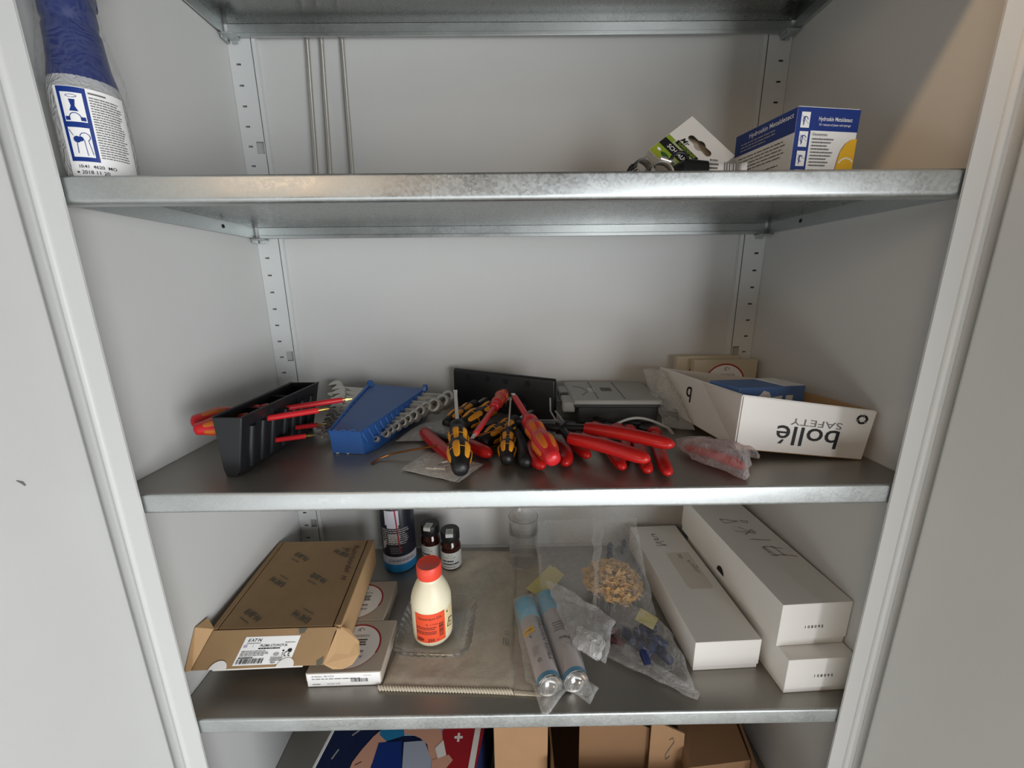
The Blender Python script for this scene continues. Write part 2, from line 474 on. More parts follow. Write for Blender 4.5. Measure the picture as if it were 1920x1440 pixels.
# ------------------------------------------------------------------ shelves
def shelf(z, label, top=GALVT, clips=False):
    t = thing('shelf', label, 'shelf', (.46, .19, z), group='galvanised shelves of the cabinet')
    x0, x1 = XL+.0015, XR-.0015; yf, yr = -.0040, .3745; hf, hr = .0266, .0214; th = .001
    W = lambda n, b, **k: b.build(n, t, world=True, **k)
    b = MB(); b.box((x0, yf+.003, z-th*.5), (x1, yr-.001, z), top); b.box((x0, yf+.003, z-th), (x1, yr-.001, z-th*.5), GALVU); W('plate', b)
    # front lip: rounded top and bottom, returned inwards
    pr = []
    r = .003; n = 6
    for i in range(n+1):
        a = math.pi/2*(1+i/n); pr.append((yf+r+r*math.cos(a), z-r+r*math.sin(a)))
    rb = .0055
    for i in range(n+1):
        a = math.pi*(1+.5*i/n); pr.append((yf+rb+rb*math.cos(a), z-hf+rb+rb*math.sin(a)))
    pr.append((yf+.016, z-hf))
    inner = [(q[0], q[1]+th) if i > n+4 else (q[0]+th, q[1]-.0002) for i, q in enumerate(pr)]
    poly = pr+inner[::-1]
    M = Matrix(((0, 0, 1, 0), (1, 0, 0, 0), (0, 1, 0, 0), (0, 0, 0, 1)))
    b = MB(); N = len(pr)
    vs = []; fs = []
    K = 2
    for x in (x0, x1):
        vs += [(x, y, zz) for y, zz in poly]
    T = len(poly)
    for i in range(T): fs.append((i, (i+1) % T, T+(i+1) % T, T+i))
    b.add(vs, fs, GALV); W('front_lip', b, smooth=40)
    # rear lip with a folded bottom edge
    b = MB(); b.box((x0+.006, yr-.0014, z-hr), (x1-.006, yr-.0004, z-th), GALV)
    b.box((x0+.008, yr-.0042, z-hr), (x1-.008, yr-.0014, z-hr+.0062), GALV); W('rear_lip', b, bevel=.0006)
    for xa, xb, s in ((x0, x0+.001, 1), (x1-.001, x1, -1)):
        b = MB(); b.box((xa, yf+.012, z-hr), (xb, yr-.004, z-th), GALV)
        a, c = sorted((xa, xa+s*.0045)); b.box((a, yf+.018, z-hr), (c, yr-.010, z-hr+.001), GALV)
        e = W('side_lip', b)
        h = MB(); xx = (xb+.0004) if s > 0 else (xa-.0004)
        h.tube([(xx-.0003, .282, z-.010), (xx+.0003, .282, z-.010)], .0032, DARK, 14); W('hole', h)
    if clips:
        for xc in (-.016, .936):
            b = MB(); b.box((xc-.012, .352, z-hr-.0035), (xc+.012, .3735, z-hr-.0012), GALV)
            b.box((xc-.009, .352, z-hr-.009), (xc-.006, .3735, z-hr-.0025), GALV); b.box((xc-.002, .3728, z-hr-.009), (xc+.006, .3738, z-hr-.0015), GALV)
            W('clip', b, bevel=.0005)
    return t
shelf(Z0, 'uppermost galvanised shelf, seen only from below', clips=True)
shelf(Z1, 'second galvanised shelf, carrying the blue spray bottle and the plaster box', clips=True)
shelf(Z2, 'middle galvanised shelf, carrying the pliers and screwdrivers')
shelf(Z3, 'fourth galvanised shelf, carrying the towel and the long white boxes')
shelf(Z4, 'lowest galvanised shelf, carrying the brown cartons and the first aid pack')

# ================================================================== upper shelf
# ---- blue spray bottle
t = thing('spray_bottle', 'milky spray bottle with blue trigger head and pictogram label, in the upper left corner', 'bottle', (.0115, .040, .0005))
b = MB(); b.lathe([(.0, 0), (.026, 0), (.0296, .004), (.0302, .02), (.0300, .078), (.0285, .090), (.024, .104), (.0185, .116), (.0165, .122), (.0165, .125)], MILKY, 40, cap=False)
b.build('body', t, smooth=40)
b = MB(); b.lathe([(.0, .0015), (.0262, .0025), (.0285, .006), (.0286, .052), (.0, .052)], film('cleaning_liquid', (.86, .86, .76, 1), .25, .4), 32, cap=False); b.build('liquid', t, smooth=40)
# collar and head
b = MB(); b.lathe([(.0270, .091), (.0268, .098), (.0240, .112), (.0225, .132), (.0222, .142), (.0208, .145), (.0206, .148), (.0216, .152), (.0214, .166), (.0190, .176)], SPRAYB, 36)
b.build('collar', t, smooth=40)
hd = MB()
M = Matrix.Rotation(math.radians(-70), 4, 'Z')
hd.prism([(-.028, .172), (.015, .172), (.022, .180), (.024, .196), (.024, .222), (.018, .232), (-.050, .232), (-.056, .226), (-.056, .212), (-.030, .206), (-.028, .196)], -.0165, .0165, SPRAYB, M @ Matrix.Rotation(math.pi/2, 4, 'X'))
hd.build('trigger_head', t, bevel=.004)
b = MB(); b.tube([M @ V(q) for q in ((-.040, 0, .208), (-.043, 0, .19), (-.040, 0, .172), (-.032, 0, .155))], [.006, .0062, .0055, .0035], SPRAYB, 12, flat=1.3); b.build('trigger', t, smooth=40)
b = MB(); b.tube([M @ V((-.055, 0, .219)), M @ V((-.066, 0, .219))], [.008, .007], WHITEP, 16); b.build('nozzle', t, smooth=40)
b = MB()
def wrapf(u, v):
    a = 2*math.pi*u; z = .085+v*.143
    r = (.0285 if v < .1 else .0285-.0095*min(1, (v-.1)/.35))+.0035+.0022*ridge((math.cos(a)*.02, math.sin(a)*.02, z), 120, 3)
    return (r*math.cos(a), r*math.sin(a), z)
b.grid(wrapf, 60, 34, film('shrink_film', base=.015, edge=.22)); b.build('shrink_wrap', t, smooth=25)
p = Print(on_cyl(.0303, -.0105, math.radians(-48)))
p.rect(-.0265, .0125, .032, .094, WHITEP, 24)
p.rect(-.0235, .0265, -.0005, .0935, NAVY, 10)
p.rect(-.0205, .0625, -.0035, .0885, WHITEP, 6); p.rect(-.0205, .0305, -.0035, .0575, WHITEP, 6)
p.disc(-.012, .0855, .0045, NAVY, .0014); p.disc(-.012, .0855, .0038, WHITEP, .0009)
p.poly([(-.0145, .0825), (-.0095, .0825), (-.0105, .0765), (-.0085, .072), (-.0155, .072), (-.0135, .0765)], NAVY)
p.arc(-.012, .066, .0048, .0007, 0, 180, NAVY); p.rect(-.0198, .0635, -.016, .067, NAVY); p.rect(-.008, .0635, -.0042, .067, NAVY)
p.disc(-.0145, .0465, .003, NAVY); p.disc(-.0115, .047, .0022, NAVY); p.stroke([(-.0155, .034), (-.015, .044)], .0006, NAVY); p.arc(-.008, .049, .004, .0006, -60, 200, NAVY)
p.stroke([(-.0195, .055), (-.017, .050)], .0005, NAVY); p.stroke([(-.006, .046), (-.0045, .033)], .0005, NAVY); p.stroke([(-.009, .046), (-.0085, .032)], .0005, NAVY)
p.rect(.001, .089, .014, .0905, GINK, 4)
p.lines(.001, .026, .087, .030, 24, GINK, .42, 5, .15)
p.text('10:41  4620  MO', -.004, .0215, .0042, INK, bold=.02); p.text('2018 11 20', -.006, .0162, .0046, INK, bold=.02); p.rect(-.0205, .0155, -.0185, .0170, INK)
p.build('label', t)

# ---- three rods against the back
for nm, (xb, xt) in (('leftmost', (.0985, .1078)), ('middle', (.1243, .1325)), ('rightmost', (.1672, .1677))):
    b = MB(); t = thing('steel_rod', nm+' of the three thin steel rods leaning on the cabinet back', 'rod', (xb, .366, .0005), group='steel rods on the upper shelf')
    b.tube([(xb, .366, .0005), ((xb+xt)/2, .3735, .15), (xt, .3800, .318)], .0038, STEEL, 12); 
    b.build('rod', t, world=True, smooth=40)
    b = MB(); b.tube([(xt, .3800, .3182), (xt+.0001, .38005, .3205)], [.0038, .0026], STEEL, 12); b.build('chamfered_end', t, world=True, smooth=40)

# ---- garden hang pack
A, B_, C_ = V((.7002, .165, .1072)), V((.7478, .140, .0538)), V((.6409, .146, .0633))
M = frame(A, B_-A, -(C_-A))
t = thing('garden_pack', 'white and green garden hose card pack with a hanging hole, propped on its corner', 'package', M=M)
W_, H_, D_ = .079, .080, .024
slot = []
for i in range(13): a = math.pi/2+math.pi*i/12; slot.append((.024+.0052*math.cos(a), -.0225+.0052*math.sin(a)))
slot += [(.031, -.0277), (.035, -.0290)] 
slot = []
def eur(n=8):
    pts = []
    for i in range(n+1): a = math.radians(90+180*i/n); pts.append((.024+.0048*math.cos(a), -.0245+.0048*math.sin(a)))
    for i in range(n+1): a = math.radians(-150+120*i/n); pts.append((.039+.0075*math.cos(a), -.0260+.0062*math.sin(a)))
    for i in range(n+1): a = math.radians(-90+180*i/n); pts.append((.054+.0048*math.cos(a), -.0245+.0048*math.sin(a)))
    for i in range(n+1): a = math.radians(30+120*i/n); pts.append((.039+.0075*math.cos(a), -.0230+.0062*math.sin(a)))
    return pts
sl = eur()
bm = bmesh.new()
ov = [bm.verts.new((x, y, 0)) for x, y in ((0, 0), (W_, 0), (W_, -H_), (0, -H_))]
iv = [bm.verts.new((x, y, 0)) for x, y in sl]
eds = [bm.edges.new((q[i], q[(i+1) % len(q)])) for q in (ov, iv) for i in range(len(q))]
bmesh.ops.triangle_fill(bm, use_beauty=True, edges=eds)
fv = [tuple(v.co) for v in bm.verts]; bm.verts.index_update(); ff = [tuple(v.index for v in f.verts) for f in bm.faces]; bm.free()
b = MB(); b.add(fv, ff, WHITE); b.build('front_card', t, solid=.0006)
b = MB(); b.add([(0, 0, 0), (0, -H_, 0), (W_, -H_, 0), (W_, 0, 0), (0, 0, -D_), (0, -H_, -D_), (W_, -H_, -D_), (W_, 0, -D_)],
                [(0, 1, 5, 4), (1, 2, 6, 5), (2, 3, 7, 6), (4, 5, 6, 7)], WHITE)
b.add([(0, 0, -.0005), (W_, 0, -.0005), (W_, 0, -D_), (0, 0, -D_)], [(0, 1, 2, 3)], WHITE)
b.add([(.01, -.01, -.009), (W_-.01, -.01, -.009), (W_-.01, -.04, -.009), (.01, -.04, -.009)], [(0, 1, 2, 3)], BEIGE)
b.build('carton', t)
p = Print(lambda u, v, h: V((u, v, h+.0004)))
p.rect(.0005, -.0795, .0785, -.043, GREEN); p.rect(.0005, -.0795, .0785, -.066, mat('olive_print', '#97a52e', .5))
p.poly([(.012, -.043), (.062, -.043), (.070, -.050), (.012, -.050)], mat('pale_green_print', '#a9b183', .5))
p.rect(.0005, -.062, .0785, -.0495, INK); p.rect(.060, -.062, .0785, -.0495, GREEND)
p.text('SCHLAUCH', .031, -.0558, .0088, WHITEP, bold=.02, sx=.85)
p.rect(.015, -.0465, .052, -.0400, INK); p.text('GARDENER', .0335, -.0433, .0062, GREEN, bold=.02, sx=.95)
p.text('Mr', .023, -.0358, .0105, INK, bold=.01, shear=.3)
p.disc(.008, -.069, .003, WHITEP, .002); p.disc(.022, -.074, .003, WHITEP, .0014); p.disc(.020, -.070, .007, GREEND, .003)
p.rect(.062, -.046, .076, -.035, INK); p.rect(.063, -.045, .075, -.036, WHITE); p.text('PE', .069, -.0405, .007, GINK, bold=.03)
p.build('print', t)

# ---- plaster box
a0 = math.atan2(.0116, .0831)
M = Matrix.Translation((.7750, .0601, .0005)) @ Matrix.Rotation(a0, 4, 'Z')
t = thing('plaster_box', 'blue and white plaster box with a yellow patch, standing on the upper shelf', 'box', M=M)
BW, BD, BH, sk = .0800, .099, .0785, -.002
b = MB(); b.hexa([(0, 0, 0), (BW, 0, 0), (BW+sk, BD, 0), (sk, BD, 0), (0, 0, BH), (BW, 0, BH), (BW+sk, BD, BH), (sk, BD, BH)], WHITEP); b.build('carton', t, bevel=.0006)
b = MB(); b.box((.001, .0005, BH), (BW-.001, .05, BH+.0009), WHITEP); b.build('lid_flap', t)
p = Print(on_plane((0, 0, 0), (1, 0, 0), (0, 0, 1)))
p.rect(.0, .0, .0195, BH, NAVY); p.rect(.0, .0555, BW, BH, NAVY)
for i, y in enumerate((.058, .0385, .0185, -.001)):
    y0 = max(y, .0005); p.rect(.0055, y0, .0165, y+.0158, WHITEP)
    p.arc(.011, y+.008, .0035+.0006*(i % 2), .0009, 20*i, 230+30*i, NAVY); p.stroke([(.0065, y+.012), (.0155, y+.004+.002*i)], .0004, NAVY); p.stroke([(.009, y+.003), (.010, y+.011)], .0012, NAVY)
p.text('Hydroskin Metaldetect', .0485, .0672, .0060, WHITEP, bold=.01, sx=.78); p.text('XL+ waterproof plaster with hydrogel', .0485, .0615, .0033, WHITEP, sx=.8)
p.text('Characteristics', .0315, .0515, .0040, GINK, bold=.02, sx=.8); p.lines(.0225, .052, .0485, .018, 9, GINK, .4, 8, .35)
p.text('Indication', .0295, .0142, .0044, INK, bold=.03, sx=.8); p.lines(.0225, .05, .011, .001, 3, GINK, .4, 3)
pts = [(.0798, .0008), (.0798, .0485), (.073, .0475), (.066, .043), (.061, .035), (.0585, .024), (.057, .012), (.0565, .0008)]
p.poly(pts, YPRINT); p.arc(.0700, .017, .0120, .0016, 40, 150, WHITEP)
p.build('front_print', t)
sd = V((sk, BD, 0)); L = sd.length
p = Print(on_plane((sk, BD, 0), -sd, (0, 0, 1)))
p.rect(.0005, .053, L, BH, NAVY); 
p.text('Hydroskin Metaldetect', .060, .0715, .0075, WHITEP, bold=.015)
p.lines(.012, .075, .0665, .0555, 3, LINK, .35, 4, .4); p.lines(.010, L-.012, .050, .030, 5, GINK, .3, 9, .1); p.lines(.010, L-.012, .026, .004, 5, GINK, .3, 11, .2)
p.build('side_print', t)

# ---- loose hose clamps, black clip and a printed tag
def clamp(c, r, ax, lab, turn=0):
    M = along(c, ax)
    t = thing('hose_clamp', lab, 'hose clamp', M=M, group='hose clamps on the upper shelf')
    b = MB(); n = 30
    for i in range(n):
        a0, a1 = 2*math.pi*i/n, 2*math.pi*(i+1)/n
        b.add([(r*math.cos(a0), r*math.sin(a0), -.0045), (r*math.cos(a1), r*math.sin(a1), -.0045), (r*math.cos(a1), r*math.sin(a1), .0045), (r*math.cos(a0), r*math.sin(a0), .0045)], [(0, 1, 2, 3)], STEEL)
    b.build('band', t, solid=.0008, smooth=50, weld=True)
    b = MB()
    for i in range(11):
        a = 2*math.pi*i/26+turn
        b.box((r-.0002, -.0008, -.0035), (r+.0009, .0008, .0035), DSTEEL, Matrix.Rotation(a, 4, 'Z'))
    b.build('thread_slot', t)
    R = Matrix.Rotation(turn-.6, 4, 'Z')
    b = MB(); b.tube([R @ V((r+.0045, -.008, 0)), R @ V((r+.0045, .006, 0))], .0036, STEEL, 12); b.build('screw_housing', t, smooth=40)
    b = MB(); b.tube([R @ V((r+.0045, -.012, 0)), R @ V((r+.0045, -.008, 0))], .0042, CHROME, 6); b.build('screw_head', t)
clamp((.627, .118, .0250), .0190, (.55, -.75, .35), 'steel hose clamp lying nearest the black cable loop', 1.6)
clamp((.653, .137, .0270), .0210, (-.3, -.8, .5), 'larger steel hose clamp under the green garden pack', 1.2)
clamp((.640, .096, .0190), .0150, (.1, -.95, .25), 'smallest steel hose clamp lying in front of its neighbours', 1.9)
t = thing('cable_loop', 'black bent cable tie arching at the left of the hose clamps', 'cable tie', (.612, .115, .001))
b = MB(); b.tube([(.595+.034*i/14, .118-.004*math.sin(i*.4), .002+.033*math.sin(math.pi*i/14)) for i in range(15)], .0028, BLACKP, 8, flat=.5); b.build('strap', t, world=True, smooth=40)
b = MB(); b.box((.625, .112, .001), (.633, .120, .008), BLACKP); b.build('tie_head', t, world=True, bevel=.001)
t = thing('clip_cap', 'black plastic clip lying between the hose clamps and the printed tag', 'clip', (.672, .100, .001))
b = MB(); b.tube([(.660, .112, .019), (.670, .100, .0195), (.694, .096, .018)], [.013, .0185, .016], BLACKP, 16); b.build('sleeve', t, world=True, smooth=35)
b = MB(); b.tube([(.661+.010*math.cos(a), .096, .036+.008*math.sin(a)) for a in [math.pi*i/10 for i in range(11)]], .0022, BLACKP, 8); b.build('ear', t, world=True, smooth=40)
M = frame((.690, .085, .0005), (.96, -.28, 0), (-.05, .25, .9))
t = thing('printed_tag', 'small white printed tag with a barcode, against the plaster box', 'tag', M=M)
b = MB()
def tagf(u, v): return (.046*u, .034*(v)-.010*math.sin(u*math.pi)*v*.35-.004*u*v, .0025*math.sin(u*5))
b.grid(tagf, 12, 4, WHITEP); b.build('paper', t, solid=.0004, smooth=60)
p = Print(lambda u, v, h: V(tagf(u/.046, v/.034))+V((0, 0, h+.0004)))
p.lines(.004, .015, .038, .018, 4, GINK, .5, 2, .2); p.bars(.020, .040, .018, .035, GINK, 5, 9)
p.build('print', t)

# ================================================================== middle shelf
SZ = Z2+.0005
# ---- tapered black tool holder with red screwdrivers pushed through it
t = thing('tool_holder', 'long tapered black plastic tool holder standing at the left of the middle shelf', 'tool holder', (.1, .13, SZ))
F = dict(tl=(.0775, .040, -.268), tr=(.1135, .040, -.2685), bl=(.0785, .042, SZ), br=(.0975, .042, SZ))
Bk = dict(tl=(.0815, .222, -.267), tr=(.1285, .220, -.267), bl=(.0900, .220, SZ), br=(.1095, .218, SZ))
def lerp(a, b, q): return V(a)*(1-q)+V(b)*q
def sect(q, k): return lerp(F[k], Bk[k], q)
def wall(b, P, off, m):
    P = [V(p) for p in P]; o = V(off)
    b.hexa([P[0], P[1], P[2], P[3], P[0]+o, P[1]+o, P[2]+o, P[3]+o], m)
b = MB(); wall(b, (F['bl'], Bk['bl'], Bk['tl'], F['tl']), (.0018, 0, 0), BLACKP)
wall(b, (F['br'], Bk['br'], Bk['tr'], F['tr']), (-.0018, 0, 0), BLACKP)
wall(b, (F['bl'], F['br'], Bk['br'], Bk['bl']), (0, 0, .0018), BLACKP); b.build('shell', t, world=True, bevel=.0005)
b = MB(); n = 8
e = [V(F['tl']), V(F['tr'])]+[lerp(F['tr'], F['br'], .88)]
c0, c1 = lerp(F['br'], F['tr'], .12), lerp(F['bl'], F['tl'], .12)
for i in range(1, n): 
    a = math.pi*i/n; mid = (c0+c1)/2; hw = (c0-c1)/2
    e.append(mid+hw*math.cos(a)+V((0, 0, -(c0.z-SZ)*math.sin(a))))
e.append(c1)
M2 = V((0, -.0018, 0)); N = len(e)
b.add([p for p in e]+[p+M2 for p in e], [tuple(range(N)), tuple(range(2*N-1, N-1, -1))]+[(i, (i+1) % N, N+(i+1) % N, N+i) for i in range(N)], BLACKP)
b.build('end_panel', t, world=True, bevel=.0006)
b = MB(); wall(b, (Bk['bl'], Bk['br'], Bk['tr'], Bk['tl']), (0, .0018, 0), BLACKP); b.build('end_panel', t, world=True, bevel=.0006)
for q in (.33, .66):
    b = MB(); wall(b, (sect(q, 'bl'), sect(q, 'br'), sect(q, 'tr')-V((0, 0, .006)), sect(q, 'tl')-V((0, 0, .006))), (0, .0016, 0), BLACKP); b.build('divider', t, world=True)
for q in (.10, .22, .34, .50, .62, .74, .88):
    b = MB(); p0, p1 = lerp(sect(q, 'br'), sect(q, 'tr'), .10), lerp(sect(q, 'br'), sect(q, 'tr'), .80)
    b.tube([p0+V((.001, 0, 0)), p1+V((.001, 0, 0))], .0048, BLACKP, 12); b.build('rib', t, world=True, smooth=40)
    b = MB(); w_ = V((0, .0085, 0)); wall(b, (p0+w_-V((0, .0012, 0)), p0+w_+V((0, .0012, 0)), p1+w_+V((0, .0012, .003)), p1+w_-V((0, .0012, -.003))), (.0022, 0, 0), BLACKP); b.build('fin', t, world=True)
b = MB()
for k in (('tl', 'tr')):
    b.tube([V(F[k])+V((0, 0, .0002)), V(Bk[k])+V((0, 0, .0002))], .0014, BLACKP, 8)
b.build('rim', t, world=True, smooth=40)

# ---- screwdriver handles
KP = [(0, 0), (.006, .0005), (.0098, .003), (.0112, .008), (.0122, .016), (.0152, .028), (.0165, .038), (.0152, .049), (.0128, .059), (.0125, .063), (.0140, .072), (.0142, .080), (.0118, .090), (.0112, .0905), (.0122, .098), (.0118, .103), (.0080, .106)]
def prof_r(P, z):
    for (r0, z0), (r1, z1) in zip(P[:-1], P[1:]):
        if z0 <= z <= z1: return r0+(r1-r0)*(z-z0)/max(1e-9, z1-z0)
    return P[-1][0]
def pad_mesh(P, a, wa, z0, z1, m, lift=.0006, taper=0):
    b = MB()
    def fn(u, v):
        zz = z0+(z1-z0)*v; q = abs(2*v-1)
        w = wa*max(0, 1-q**6)**.5*(1+taper*(2*v-1))
        aa = a+w*(2*u-1); e = (1-abs(2*u-1)**6)*(1-q**8)
        r = prof_r(P, zz)+lift*e-.0003*(1-e)
        return (r*math.cos(aa), r*math.sin(aa), zz)
    b.grid(fn, 8, 12, m); return b
_pads = {}
def driver(name, label, butt, tip, kind, blade, sc=1.0, roll=0.0, up=(0, 0, 1), group='screwdrivers on the middle shelf', flat=True):
    butt = V(butt); tip = V(tip); d = tip-butt
    t = thing(name, label, 'screwdriver', M=along(butt, d, up), group=group)
    P = [(r*sc, z*sc) for r, z in KP]; L = d.length; hl = .106*sc
    body, pm = (BLACKM, YEL) if kind == 'black' else (REDD, ORG)
    b = MB(); b.lathe(P, body, 28 if kind == 'black' else 24); b.build('handle', t, smooth=50)
    nn = 6 if kind == 'black' else 6
    for j, (z0, z1, wa, tp) in enumerate(((.0150, .0480, .34, 0), (.0535, .0815, .33, .1))):
        for i in range(nn):
            key = (kind, sc, j, i)
            if key not in _pads:
                o = pad_mesh(P, 2*math.pi*i/nn, wa, z0*sc, z1*sc, pm, taper=tp).build('grip_pad', t, smooth=60); _pads[key] = o
                if roll: o.matrix_basis = Matrix.Rotation(roll, 4, 'Z')
            else:
                o = _pads[key].copy(); COL.objects.link(o); o.parent = t; o.matrix_basis = Matrix.Rotation(roll, 4, 'Z')
    if kind == 'black':
        b = MB()
        for zz in (.0330, .0670): b.lathe([(prof_r(P, (zz-.0008)*sc)+.0002, (zz-.0008)*sc), (prof_r(P, (zz+.0008)*sc)+.0002, (zz+.0008)*sc)], YEL, 28, cap=False)
        b.build('grip_band', t, smooth=50)
        b = MB(); b.lathe([(.0, -.0002), (.0058*sc, .0003*sc), (.0093*sc, .0029*sc)], DSTEEL, 24); b.build('end_cap', t, smooth=50)
    br = blade
    if kind == 'red':
        b = MB(); b.tube([(0, 0, hl*.98), (0, 0, L-.014)], br+.0019, REDD, 14); b.build('insulation', t, smooth=40)
    b = MB()
    if flat:
        b.tube([(0, 0, hl*.95), (0, 0, L-.014), (0, 0, L-.008)], [br, br, br], STEEL, 12)
        b.hexa([(-br*1.1, -br*.8, L-.010), (br*1.1, -br*.8, L-.010), (br*1.1, br*.8, L-.010), (-br*1.1, br*.8, L-.010), (-br*1.1, -br*.22, L), (br*1.1, -br*.22, L), (br*1.1, br*.22, L), (-br*1.1, br*.22, L)], STEEL)
    else:
        b.tube([(0, 0, hl*.95), (0, 0, L-.009), (0, 0, L)], [br, br, br*.3], STEEL, 12)
        for i in range(4):
            b.box((-br*.2, br*.2, L-.010), (br*.2, br*1.1, L-.002), STEEL, Matrix.Rotation(math.pi/2*i+.4, 4, 'Z'))
    o = b.build('blade', t, smooth=40)
    if kind == 'red' and tip.x < .3: o.data.materials[0] = BRASS
    return t
driver('screwdriver', 'red screwdriver with orange pads, highest in the tapered black holder', (.010, .088, -.290), (.2002, .1749, -.283), 'red', .0022, .92, flat=True)
driver('screwdriver', 'red screwdriver whose cross tip sticks out in the middle of the tapered holder', (.030, .066, -.293), (.1867, .1213, -.283), 'red', .0024, .80, roll=.4, flat=False)
driver('screwdriver', 'short red screwdriver low in the tapered holder, its tip hidden by the nearest wrench', (.060, .0985, -.329), (.1612, .1234, -.324), 'red', .0018, .42, flat=True)
driver('screwdriver', 'short red screwdriver deep in the tapered holder, behind the one at the nearest wrench', (.058, .152, -.329), (.1560, .1730, -.3245), 'red', .0018, .40, flat=True)
# pile in the middle
driver('screwdriver', 'black and yellow screwdriver pointing up, lying nearest the shelf edge', (.3890, .0130, -.3335), (.3590, .2150, -.2820), 'black', .0030, 1.0, roll=.26)
driver('screwdriver', 'slim black and yellow screwdriver lying second from the shelf edge', (.4450, .0480, -.3370), (.4520, .2450, -.3050), 'black', .0020, .78, roll=.05)
driver('screwdriver', 'black and yellow screwdriver with its round butt beside the largest ring wrench', (.3440, .1850, -.3330), (.4060, .2960, -.3185), 'black', .0030, .88, roll=.1, flat=True)
driver('screwdriver', 'black and yellow screwdriver lying across behind the upright flat blade', (.3680, .1630, -.3310), (.4520, .2650, -.3090), 'black', .0030, 1.0, roll=.3)
driver('screwdriver', 'black and yellow screwdriver under the tip of the copper rod', (.4080, .1060, -.3350), (.4900, .2350, -.3250), 'black', .0025, .95, roll=.2)
driver('screwdriver', 'small red and orange screwdriver standing on its tip against the black panel', (.4420, .2520, -.2960), (.3990, .0700, -.3120), 'red', .0022, .70, roll=.3, up=(0, 0, 1))
driver('screwdriver', 'large red and orange screwdriver resting on black pliers, blade raised', (.5050, .0170, -.3230), (.4555, .1960, -.2840), 'red', .0028, .98, roll=.0)

# ---- copper rod
t = thing('copper_rod', 'thin bent copper rod lying across the tools', 'rod', (.26, .076, SZ))
b = MB(); b.tube([(.2580, .0720, -.3482), (.2650, .0860, -.3470), (.280, .0930, -.3435), (.310, .0945, -.338), (.369, .096, -.329), (.4430, .1010, -.3085)], .0013, COPPER, 8); b.build('rod', t, world=True, smooth=40)
b = MB(); b.tube([(.4430, .1010, -.3085), (.4440, .1011, -.3082)], .00145, mat('copper_tip', '#d8b08a', .25, 1.0), 8); b.build('bright_tip', t, world=True)

# ---- pliers
def pliers(label, jaw, pivot, h1, h2, rad=.0085, jw=.011, jawmat=DSTEEL, guard=False, flat=.85, gripmat=None):
    gm = gripmat or REDH
    t = thing('pliers', label, 'pliers', (pivot[0], pivot[1], SZ), group='red handled pliers on the middle shelf')
    pv = V(pivot); jv = V(jaw)
    d = (jv-pv).normalized(); sd = d.cross(V((0, 0, 1))).normalized()
    for s in (-1, 1):
        b = MB(); k = 6
        pts = [pv-d*.008+sd*s*.001, pv+d*.010+sd*s*.0035, pv+d*(jv-pv).length*.55+sd*s*.0034, jv+sd*s*.0014]
        b.tube(pts, [jw*.62, jw*.70, jw*.45, jw*.20], jawmat, 10, flat=.75); b.build('jaw', t, world=True, smooth=45)
    b = MB(); b.tube([pv+V((0, 0, -jw*.68)), pv+V((0, 0, jw*.68))], jw*.55, jawmat, 20); b.build('pivot', t, world=True, smooth=40)
    for h in (h1, h2):
        h = [V(q) for q in h]
        b = MB(); b.tube([pv]+[h[0], lerp(h[0], h[1], .4)], [jw*.55, rad*.55, rad*.5], jawmat, 10, flat=.8); b.build('tang', t, world=True, smooth=45)
        # smooth grip through the points
        pts = []
        m = 9
        for i in range(m+1):
            q = i/m*(len(h)-1); j = min(int(q), len(h)-2); f = q-j
            p0 = h[max(j-1, 0)]; p1 = h[j]; p2 = h[j+1]; p3 = h[min(j+2, len(h)-1)]
            pts.append(.5*((2*p1)+(p2-p0)*f+(2*p0-5*p1+4*p2-p3)*f*f+(3*p1-p0-3*p2+p3)*f**3))
        rr = [rad*.88]+[rad*(.96+.10*math.sin(math.pi*i/m)) for i in range(1, m)]+[rad*.80]
        e = (pts[-1]-pts[-2]).normalized()
        pts += [pts[-1]+e*rad*.35, pts[-1]+e*rad*.62]; rr += [rad*.58, rad*.2]
        b = MB(); b.tube(pts, rr, gm, 14, flat=flat); b.build('handle', t, world=True, smooth=60)
        if guard:
            b = MB(); a = (h[1]-h[0]).normalized(); b.tube([h[0]-a*.001, h[0]+a*.010], [rad*1.25, rad*1.25], gm, 14, flat=flat); b.build('hand_guard', t, world=True, smooth=40)
    return t
pliers('large black nosed pliers with the longest red handles, lying on top', (.462, .152, -.317), (.524, .112, -.313),
       [(.560, .110, -.3135), (.612, .082, -.3135), (.660, .0495, -.3155)], [(.5330, .0790, -.3170), (.574, .050, -.3170), (.6160, .0135, -.3190)], .0105, .013)
pliers('red handled pliers lying crosswise under the nearest yellow screwdriver', (.430, .205, -.3385), (.362, .130, -.3385),
       [(.385, .118, -.338), (.402, .098, -.338), (.4200, .0790, -.3385)], [(.3130, .1680, -.3385), (.338, .122, -.3380), (.3760, .0620, -.3385)], .0100, .011)
pliers('black nosed pliers with red handles under the large red screwdriver', (.462, .205, -.338), (.487, .140, -.338),
       [(.484, .112, -.339), (.480, .075, -.339), (.4905, .0400, -.339)], [(.515, .118, -.339), (.5270, .085, -.339), (.5230, .0480, -.339)], .0098, .013)
pliers('small red pliers whose handle ends show under the lower red grip', (.545, .232, -.339), (.555, .185, -.339),
       [(.540, .150, -.339), (.545, .110, -.339), (.5560, .0700, -.339)], [(.590, .150, -.339), (.592, .090, -.339), (.5940, .0330, -.339)], .0085, .010)
pliers('red pliers with hand guards, nearest the pink bag', (.668, .225, -.339), (.658, .180, -.339),
       [(.640, .160, -.336), (.634, .090, -.338), (.6240, .0240, -.3395)], [(.676, .150, -.336), (.658, .080, -.338), (.6465, .0165, -.3395)], .0086, .010, guard=True)
